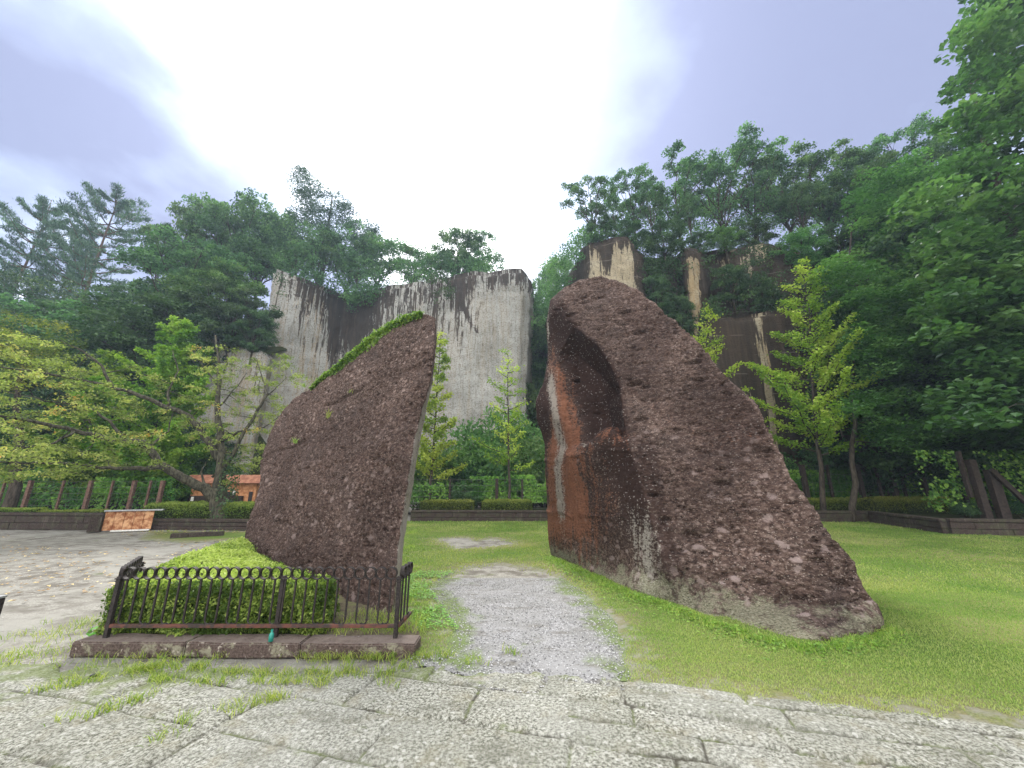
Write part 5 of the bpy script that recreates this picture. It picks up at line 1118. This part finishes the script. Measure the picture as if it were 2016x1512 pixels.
# ---- raised bed soil under the railing and azaleas
def bed():
    xs = np.arange(-5.6, .0, .06); ys = np.arange(KY+.16, 9.2, .06); X, Y = np.meshgrid(xs, ys); x = X.ravel(); y = Y.ravel(); poly = [(ka[0]+.05, KY+.1), (kb[0]-.08, KY+.1), (-1.0, 4.9), (-1.6, 5.6), (-4.6, 8.4), (-5.4, 8.4), (-4.55, 4.9)]
    d = dpoly(x, y, poly); z = -.03+(kh-.01)*sstep(-.02, .12, d)+.065*sstep(KY+.22, KY+.5, y)*sstep(0, .15, d)+.02*fbm(S3(x*4, y*4), 3, 2); idx = np.arange(len(x)).reshape(len(ys), len(xs)); Fc = np.stack([idx[:-1, :-1], idx[:-1, 1:], idx[1:, 1:], idx[1:, :-1]], -1).reshape(-1, 4); Fc = Fc[(d[Fc] > -.08).all(1)]
    link('ground', mesh_np('ground', np.stack([x, y, z], -1), Fc, [M_soil2], smooth=True), kind='structure'); return poly
m = Mat('bed_soil', 1, .05); m.col(m.ramp(m.noise(9, 6, .7), [(.35, (.06, .05, .035)), (.5, (.13, .11, .075)), (.65, (.14, .17, .06))])); m.nrm(m.bump(m.noise(40, 4), .8, .02)); M_soil2 = m.m
BED = bed()

# ---- iron railing
def railing():
    D = G(480, 1236, kh+.10).y; zr = ztop(1232, D); zt = ztop(1116, D); R = .0605; xl = P(214, 1232, D).x; xr = P(776, 1232, D).x
    t = thing('iron_railing', 'black iron railing topped with a row of rings in front of the azalea bushes', 'railing', (xl, D, 0))
    zc = zt-R; n = 26; sp = (xr-xl-.04)/n
    def ring_mesh(side, hook):
        mb = MB(); N_ = 20; w_ = .021; V = []
        for i in range(N_+1):
            a = math.pi*1.5-side*(2*math.pi*1.04)*i/N_; 
            for r in (R, R-.008):
                for y in (-w_, w_): V.append((math.cos(a)*r, y, math.sin(a)*r))
        Fc = []
        for i in range(N_):
            b = i*4; c = b+4; Fc += [(b, b+1, c+1, c), (b+2, c+2, c+3, b+3), (b, c, c+2, b+2), (b+1, b+3, c+3, c+1)]
        mb.add(V, Fc); mb.box((0, 0, -R-(zc-R-zr-.05)/2), (.016, .018, zc-R-zr-.05), 0, .003)
        # foot curl
        z0 = zr+.05-zc; pts = [(0, 0, z0)]+[(hook*(.035-.035*math.cos(a)), 0, z0-.035*math.sin(a)) for a in np.linspace(.2, 2.4, 7)]
        mb.tube(pts, .0075, 5); return mb.mesh('picket', M_iron, False)
    ms = [ring_mesh(1, 1), ring_mesh(1, -1)]
    for k in range(n): o = link('picket', ms[k % 2], t); o.location = (.03+sp*(k+.5), 0, zc)
    def rail(a, b, nm='bottom_rail', mat=M_rust, h=.032, z=None):
        mb = MB(); a = Vector(a); b = Vector(b); d = b-a; mb.box(((a.x+b.x)/2, (a.y+b.y)/2, zr if z is None else z), (d.length, .035, h), math.atan2(d.y, d.x), .004); mb.build(nm, mat, t)
    rail((-.03, 0), (xr-xl+.03, 0))
    def post(x, y, h=None, w_=.040):
        mb = MB(); z1 = zt-.10 if h is None else h; mb.box((x, y, (z1+kh-.02)/2), (w_, w_, z1-kh+.04), 0, .004); mb.box((x, y, z1-.01), (w_+.02, w_+.02, .012), 0, .002); mb.box((x, y, z1-.035), (w_+.012, w_+.012, .010), 0, .002); mb.build('post', M_iron, t)
    post(0, .0); post(P(543, 1232, D).x-xl, .02); post(xr-xl+.02, 0)
    # return at the left, running back beside the azaleas
    e = Vector((-.62, .95)); e.normalize(); Ls = .95
    for k in range(7):
        o = link('picket', ms[k % 2], t); o.location = (e.x*.12*(k+.6), e.y*.12*(k+.6), zc); o.rotation_euler = (0, 0, math.atan2(e.y, e.x))
    rail((0, 0), (e.x*Ls, e.y*Ls)); post(e.x*Ls, e.y*Ls)
    x = xr-xl+.04; e2 = Vector((.04, 1)).normalized()
    for k in range(3): o = link('picket', ms[k % 2], t); o.location = (x+e2.x*.11*(k+.6), e2.y*.11*(k+.6), zc+.0); o.rotation_euler = (0, 0, math.atan2(e2.y, e2.x))
    rail((x, 0), (x+e2.x*.42, e2.y*.42)); return D
RY = railing()

# ---- azaleas
def azalea():
    rng = np.random.default_rng(77); hz = lambda x, y: kh+.50-.055*(x+4.3)*sstep(5.6, 4.6, y)+.02*(y-4.6)
    Q = [(-4.28, RY+.14), (-1.98, RY+.14), (-2.02, RY+.5), (-2.35, 5.05), (-3.0, 5.6), (-4.2, 6.7), (-4.55, 7.3), (-5.35, 8.2), (-5.2, 7.0), (-4.75, 5.6)]
    t = thing('azalea_hedge', 'bright green clipped azalea mass behind the ringed iron railing', 'hedge', (-4, RY+.5, 0)); o = np.array([-4, RY+.5, 0])
    n = 90000; x = rng.uniform(-5.5, -1.7, n); y = rng.uniform(4.3, 8.3, n); d = dpoly(x, y, Q); w_ = 1.6/np.clip(y-2.6, 1.2, 5); k = (d > -.03) & (rng.uniform(0, 1, n) < w_); x = x[k]; y = y[k]; d = d[k]
    rd = np.clip((d+.03)/.22, 0, 1); zt_ = hz(x, y)+.075*fbm(S3(x*4, y*4), 3, 3)-.20*(1-np.sqrt(1-(1-rd)**2))
    # top skin, then the sides
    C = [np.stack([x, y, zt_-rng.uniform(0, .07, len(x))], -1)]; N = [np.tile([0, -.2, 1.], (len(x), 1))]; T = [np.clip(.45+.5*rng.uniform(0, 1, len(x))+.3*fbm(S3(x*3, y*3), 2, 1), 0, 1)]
    for i in range(len(Q)):
        a = np.array(Q[i]); b = np.array(Q[(i+1) % len(Q)]); L = np.hypot(*(b-a)); nn = np.array([(b-a)[1], -(b-a)[0]])/L
        m = int(L*(6500 if i in (0, 1) else 3500)); s = rng.uniform(0, 1, m); z = kh-.02+rng.uniform(0, 1, m)**.85*(.50); p = a+np.outer(s, b-a)
        off = .13*fbm(S3(p[:, 0]*8, z*8, p[:, 1]*8), 3, 7)+rng.normal(size=m)*.03-.03-.06*sstep(kh+.38, kh+.52, z); p = p+np.outer(off, nn)
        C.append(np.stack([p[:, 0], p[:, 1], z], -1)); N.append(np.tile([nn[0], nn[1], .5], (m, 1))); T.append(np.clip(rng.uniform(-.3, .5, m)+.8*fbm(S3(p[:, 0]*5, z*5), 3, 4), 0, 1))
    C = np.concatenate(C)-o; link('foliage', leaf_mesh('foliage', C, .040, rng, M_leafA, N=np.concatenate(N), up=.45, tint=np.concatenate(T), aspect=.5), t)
    mb = MB(); c = np.array(Q).mean(0); n = len(Q); rings = []
    P0 = [np.array(q)+(c-np.array(q))/np.linalg.norm(c-np.array(q))*.10 for q in Q]; V = [(p[0]-o[0], p[1]-o[1], 0) for p in P0]+[(p[0]-o[0], p[1]-o[1], hz(p[0], p[1])-.16) for p in P0]
    mb.add(V, [(i, (i+1) % n, (i+1) % n+n, i+n) for i in range(n)]+[tuple(range(n, 2*n))]); mb.build('stem', M_core, t)
azalea()

# ---- bottle, bollard, dark stone, rock plants
def bottle():
    p = G(536, 1262, kh); y = RY-.12; x = P(536, 1240, y).x; t = thing('bottle', 'small teal bottle standing on the soil under the railing', 'bottle', (x, y, kh+.02))
    mb = MB(); prof = [(.0, 0), (.026, .0), (.028, .01), (.028, .085), (.02, .10), (.012, .112), (.012, .13)]; 
    def lathe(pr):
        mb = MB(); n = 14; V = [(r*math.cos(2*math.pi*k/n), r*math.sin(2*math.pi*k/n), z) for r, z in pr for k in range(n)]; mb.add(V, [(i*n+k, i*n+(k+1) % n, (i+1)*n+(k+1) % n, (i+1)*n+k) for i in range(len(pr)-1) for k in range(n)]); return mb
    lathe(prof).build('body', M_teal, t, True); lathe([(.014, .125), (.014, .142), (0, .142)]).build('cap', M_teal, t); t.scale = (.8, .8, .72)
bottle()
def bollard():
    p = P(-44, 1250, 4.7); t = thing('bollard', 'short metal bollard cut off by the left picture edge', 'bollard', (p.x, 4.7, 0)); zt_ = ztop(1180, 4.7); mb = MB(); mb.box((0, 0, zt_/2), (.17, .17, zt_), 0, .012); mb.build('body', M_iron, t); mb = MB(); mb.box((0, 0, zt_+.012), (.18, .18, .024), 0, .008); mb.build('cap', M_steel, t)
bollard()
def pebble(nm, label, u, v, r, mat, seed):
    bm = bmesh.new(); bmesh.ops.create_icosphere(bm, subdivisions=3, radius=r)
    for q in bm.verts: q.co *= 1+.25*float(fbm(np.array([list(q.co/r*1.3+Vector((seed, 0, 0)))]), 3, seed)[0]); q.co.z *= .6
    me = bpy.data.meshes.new(nm); bm.to_mesh(me); bm.free(); me.materials.append(mat); o = link(nm, me); g = G(u, v); o.location = (g.x, g.y, .02+r*.3); o['label'] = label; o['category'] = 'stone'
pebble('stone', 'small black stone lying on the paving at lower left', 183, 1338, .028, M_black, 3)

def blades(name, X, Y, Z0, h, w_, rng, mat, bend=.5, tint=None, kind='stuff', parent=None, label=None):
    n = len(X); a = rng.uniform(0, 6.283, n); ca, sa = np.cos(a), np.sin(a); b = rng.uniform(0, 6.283, n); hh = h*rng.uniform(.55, 1.2, n); bd = bend*hh*rng.uniform(.2, 1.2, n); ww = w_*rng.uniform(.7, 1.2, n)
    V = np.empty((n, 5, 3)); base = np.stack([X, Y, Z0], -1); sd = np.stack([ca, sa, 0*a], -1)*ww[:, None]*.5; bv = np.stack([np.cos(b)*bd, np.sin(b)*bd, 0*b], -1); up = np.stack([0*a, 0*a, hh], -1)
    V[:, 0] = base-sd; V[:, 1] = base+sd; V[:, 2] = base+sd*.8+up*.6+bv*.35; V[:, 3] = base-sd*.8+up*.6+bv*.35; V[:, 4] = base+up*.95+bv
    i = np.arange(n)[:, None]*5; Fq = (i+np.array([[0, 1, 2, 3]])); Ft = (i+np.array([[3, 2, 4, 4]]))
    Ft = np.concatenate([i+3, i+2, i+4], 1)
    t = rng.uniform(0, 1, n) if tint is None else tint
    # triangles throughout
    T3 = np.concatenate([np.concatenate([i, i+1, i+2], 1), np.concatenate([i, i+2, i+3], 1), Ft]); me = mesh_np(name, V.reshape(-1, 3), T3, [mat], fattrs={'tint': np.tile(t, 3)})
    o = link(name, me, parent)
    if kind: o['kind'] = kind
    return o
M_grass = leaf_mat('grass_blade', G3((.10, .19, .035), (.19, .29, .06), (.32, .35, .13)), .35)
M_grassW = leaf_mat('weed_blade', G3((.12, .24, .03), (.24, .36, .06), (.38, .44, .13)), .4)
M_clover = leaf_mat('clover_leaf', G3((.08, .20, .025), (.14, .32, .045), (.22, .42, .07)), .35)
def grass():
    rng = np.random.default_rng(90)
    def field(n, x0, x1, y0, y1, h, w_, nm, thr=.0, p=1.6):
        y = y0+(y1-y0)*rng.uniform(0, 1, n)**p; x = rng.uniform(x0, x1, n); d = lawn_d(x, y); cov = fbm(S3(x*2.3, y*2.3), 4, 8)
        k = (d > .02-.16*rng.exponential(.6, n)) & (cov+np.clip(d, 0, .6)*1.2 > -.05+thr) & (np.abs(x/y) < 1.6); x, y, d, cov = x[k], y[k], d[k], cov[k]
        t = np.clip(.55-.6*fbm(S3(x*.7, y*.7), 3, 12)+rng.normal(size=len(x))*.2+.35*sstep(.5, 0, d), 0, 1); z = lz(x, y, d)
        blades(nm, x, y, z-.003, h, w_, rng, M_grass, .9, t)
    field(210000, -3.5, 7.5, 2.7, 7.2, .024, .0055, 'grass'); field(120000, -6, 16, 6.5, 19, .038, .014, 'grass', p=1.1); field(14000, -14, 30, 15, 19.2, .06, .03, 'grass', p=1)
grass()
def weeds():
    rng = np.random.default_rng(91); X = []; Y = []; Zs = []
    def tuft(x, y, z, n, r): X.append(x+rng.normal(size=n)*r); Y.append(y+rng.normal(size=n)*r); Zs.append(np.full(n, z))
    H = []
    for k in range(70):      # in front of the kerb
        x = rng.uniform(-4.1, -.6) if k % 3 else rng.uniform(-1.9, -.7); tuft(x, KY-abs(rng.normal())*.10, .005, int(rng.uniform(6, 26)), rng.uniform(.015, .05))
    for k in range(120): x = rng.uniform(-4.0, -.95); tuft(x, KY+.27+abs(rng.normal())*.10, kh-.0, int(rng.uniform(6, 22)), .04)
    for k in range(26): tuft(rng.uniform(-1.9, -1.0), rng.uniform(4.5, 5.1), kh+.03, 18, .05)
    for u, v in [(400, 1320), (450, 1328), (520, 1335), (560, 1340), (610, 1345), (640, 1330), (260, 1330), (300, 1335), (330, 1310), (500, 1390), (460, 1400), (540, 1382), (360, 1425), (240, 1390), (755, 1355), (930, 1310), (1000, 1290), (760, 1330), (720, 1325), (130, 1345), (180, 1320), (330, 1455)]:
        g = G(u, v); 
        for j in range(3): tuft(g.x+rng.normal()*.07, g.y+rng.normal()*.03, .01, 14, .03)
    for (u0, v0), (u1, v1), m_ in [((250, 1322), (420, 1318), 22), ((300, 1345), (640, 1352), 34), ((420, 1330), (700, 1330), 26), ((60, 1370), (330, 1318), 22), ((120, 1432), (400, 1345), 14), ((590, 1352), (830, 1315), 16), ((460, 1402), (560, 1378), 8)]:
        for j in range(m_):
            s_ = rng.uniform(); g = G(u0+(u1-u0)*s_, v0+(v1-v0)*s_); tuft(g.x+rng.normal()*.03, g.y+rng.normal()*.018, .008, int(rng.uniform(8, 22)), .03)
    for k in range(110): x = rng.uniform(-5.6, -3.9); tuft(x, rng.uniform(4.0, 5.4)+.0, 0, 12, .06)
    x = np.concatenate(X); y = np.concatenate(Y); z = np.concatenate(Zs); blades('grass', x, y, z, .075, .0055, rng, M_grassW, 1.3)
    # tall grass against the rock feet
    X.clear(); Y.clear(); Zs.clear()
    ft = [G(*p) for p in [(1085, 1100), (1130, 1118), (1190, 1145), (1240, 1170), (1340, 1202), (1400, 1226), (1480, 1254), (1555, 1274), (1620, 1278), (1700, 1264), (1742, 1240)]]
    cl = []
    for a, b in zip(ft, ft[1:]):
        L = (b-a).length
        for k in range(int(L*40)):
            p = a.lerp(b, rng.uniform()); nrm_ = Vector((b.y-a.y, -(b.x-a.x), 0)).normalized(); q = p-nrm_*(-1)*0+Vector((-(b.y-a.y), (b.x-a.x), 0)).normalized()*-1*abs(rng.normal())*.10
            tuft(q.x, q.y, .015, 16, .05)
        for k in range(int(L*520)):
            p = a.lerp(b, rng.uniform()); d = Vector(((b.y-a.y), -(b.x-a.x), 0)).normalized(); q = p+d*(abs(rng.normal())*.24); cl.append((q.x, q.y, .018+.045*rng.uniform()**1.5*math.exp(-((q-p).length/.25)**2)+.01))
    for p in [(785, 1235), (790, 1180), (795, 1120), (800, 1080), (805, 1050)]:
        g = G(*p)
        for k in range(24): tuft(g.x+abs(rng.normal())*.15, g.y+rng.normal()*.3, .015, 14, .05)
    x = np.concatenate(X); y = np.concatenate(Y); z = np.concatenate(Zs); blades('grass', x, y, z, .07, .006, rng, M_grassW, .9)
    C = np.array(cl); link('clover', leaf_mesh('clover', C, .034, rng, M_clover, up=.75, aspect=.85), kind='stuff')
    # clover on the strip beside the left rock
    n = 16000; x = rng.uniform(-2.6, -.3, n); y = rng.uniform(3.9, 8, n); k = (lawn_d(x, y) > .05) & (fbm(S3(x*1.5, y*1.5), 3, 3) > -.1); x = x[k]; y = y[k]
    link('clover', leaf_mesh('clover', np.stack([x, y, .03+.035*rng.uniform(0, 1, len(x))], -1), .028, rng, M_clover, up=.8, aspect=.85), kind='stuff')
weeds()
def litter():
    rng = np.random.default_rng(92); m = leaf_mat('fallen_leaf', [(.1, (.20, .12, .04)), (.5, (.42, .27, .09)), (.9, (.55, .45, .22))], .1)
    n = 2600; x = rng.uniform(-17, -4.5, n); y = rng.uniform(5.5, 17.5, n); k = (fbm(S3(x*.4, y*.4), 3, 1) > -.15) & (x < -4.8-(y-5)*.0) & (np.abs(x/y) > .55); x = x[k]; y = y[k]
    link('fallen_leaves', leaf_mesh('fallen_leaves', np.stack([x, y, 0*x+.022], -1), .07, rng, m, up=.9, aspect=.6), kind='stuff')
    # pebbles on the gravel path and the yard
    n = 15000; x = rng.uniform(-1.9, 1.6, n); y = 3.3+4.2*rng.uniform(0, 1, n)**1.4; k = (dpoly(x, y, PATH) > -.15) & (lawn_d(x, y) < .08); x = x[k]; y = y[k]; n = len(x)
    r = rng.uniform(.004, .0105, n); o = np.array([[1, 0, 0], [-1, 0, 0], [0, 1, 0], [0, -1, 0], [0, 0, .7], [0, 0, -.7]]); V = (o[None]*(1+.35*rng.uniform(-1, 1, (n, 6, 3))))*r[:, None, None]; a = rng.uniform(0, 6.28, n); 
    V = np.stack([V[..., 0]*np.cos(a)[:, None]-V[..., 1]*np.sin(a)[:, None], V[..., 0]*np.sin(a)[:, None]+V[..., 1]*np.cos(a)[:, None], V[..., 2]], -1)+np.stack([x, y, .014+0*x], -1)[:, None]
    T = np.array([[0, 2, 4], [2, 1, 4], [1, 3, 4], [3, 0, 4], [2, 0, 5], [1, 2, 5], [3, 1, 5], [0, 3, 5]]); Fc = (np.arange(n)[:, None, None]*6+T[None]).reshape(-1, 3)
    mm = Mat('pale_pebble', .8, .3); mm.col(mm.ramp(mm.attr('tint'), [(0, (.10, .10, .10)), (.5, (.24, .24, .24)), (1, (.46, .46, .46))])); link('pebbles', mesh_np('pebbles', V.reshape(-1, 3), Fc, [mm.m], fattrs={'tint': np.repeat(rng.uniform(0, 1, n), 8)}), kind='stuff')
litter()
def rock_plants():
    rng = np.random.default_rng(93); e = [(615, 765), (640, 742), (660, 728), (700, 694), (742, 660), (782, 636), (812, 622), (830, 620)]
    C = []; T = []
    for (u0, v0), (u1, v1) in zip(e, e[1:]):
        n = int(30*math.hypot(u1-u0, v1-v0)*.55)
        for k in range(n):
            s = rng.uniform(); u = u0+(u1-u0)*s; v = v0+(v1-v0)*s; taper = max(0, min(1, (u-625)/90))*min(1, (838-u)/60); dv = rng.uniform(-7, 24)*(.1+.9*taper)*abs(rng.normal())**.6; p = P(u+dv*.35, v+dv, leanL(u, v)+.02); C.append((p.x+rng.normal()*.03, p.y-.04-.07*rng.uniform()+max(0, -dv)*.01, p.z+rng.normal()*.02)); T.append(rng.uniform(0, 1))
    o = leaf_mesh('creeper', np.array(C), .058, rng, M_leafV, up=.45, tint=np.array(T), N=np.tile([-.3, -.8, .6], (len(C), 1)), aspect=.75); o = link('rock_creeper', o); o['label'] = 'green creeper draped over the slanting top edge of the left rock'; o['category'] = 'creeper'
    for k, (u, v, n, h, lb) in enumerate([(646, 822, 22, .20, 'largest grass tuft growing high on the face of the left rock'), (580, 872, 34, .12, 'dry grass tuft on the left side of the left rock face'), (690, 772, 16, .07, 'tiny green tuft above the largest tuft on the left rock'), (598, 762, 40, .12, 'grass tuft on the top edge of the left rock where the creeper ends'), (515, 1100, 0, 0, '')]):
        if not n: continue
        p = P(u, v, leanL(u, v)-.06); o = blades('grass_tuft', p.x+rng.normal(size=n)*.025, p.y+rng.normal(size=n)*.01, p.z+rng.normal(size=n)*.012, h, .009, rng, M_grassW, .9, kind=None); o['label'] = lb; o['category'] = 'grass tuft'
    # broad leaves at the left end of the kerb
    g = G(188, 1247, .05); t = thing('broadleaf_weed', 'broad leaved weed at the left end of the kerb by the railing post', 'weed', (g.x, g.y, 0)); C = np.array([(0, 0, .10), (.07, .01, .14), (-.06, .0, .07), (.02, -.04, .05), (.1, .03, .06)]); link('leaf', leaf_mesh('leaf', C, .12, rng, M_clover, up=.6, aspect=.65, N=np.tile([0, -.5, .8], (5, 1))), t)
    mb = MB(); [mb.tube([(0, 0, 0), tuple(c*.6), tuple(c)], .003, 4) for c in C]; mb.build('stem', M_core, t)
rock_plants()
rock_R['label'] = 'taller dark pitted rock right of the path with orange and black streaked hollow side'
rock_L['label'] = 'lower dark pitted rock left of the path with creeper on its slanting top'
for pr in (pA, pB, pC, pN, pD, pM, pP, pQ, bD, bM, bV):
    if pr.name not in used or 'label' not in pr:
        for ch in list(pr.children): bpy.data.objects.remove(ch)
        bpy.data.objects.remove(pr)
# ================================================================ HAZE
def haze():
    bm = bmesh.new(); bmesh.ops.create_cube(bm, size=1, matrix=Matrix.Translation((0, 0, 22))@Matrix.Diagonal((610, 610, 48, 1))); me = bpy.data.meshes.new('haze'); bm.to_mesh(me); bm.free()
    m = bpy.data.materials.new('haze'); m.use_nodes = True; nt = m.node_tree; nt.nodes.clear(); v = nt.nodes.new('ShaderNodeVolumePrincipled'); o = nt.nodes.new('ShaderNodeOutputMaterial'); nt.links.new(v.outputs[0], o.inputs['Volume'])
    v.inputs['Color'].default_value = (.62, .80, 1, 1); v.inputs['Density'].default_value = .0009; v.inputs['Anisotropy'].default_value = .35; me.materials.append(m); link('haze', me, kind='stuff')
haze()
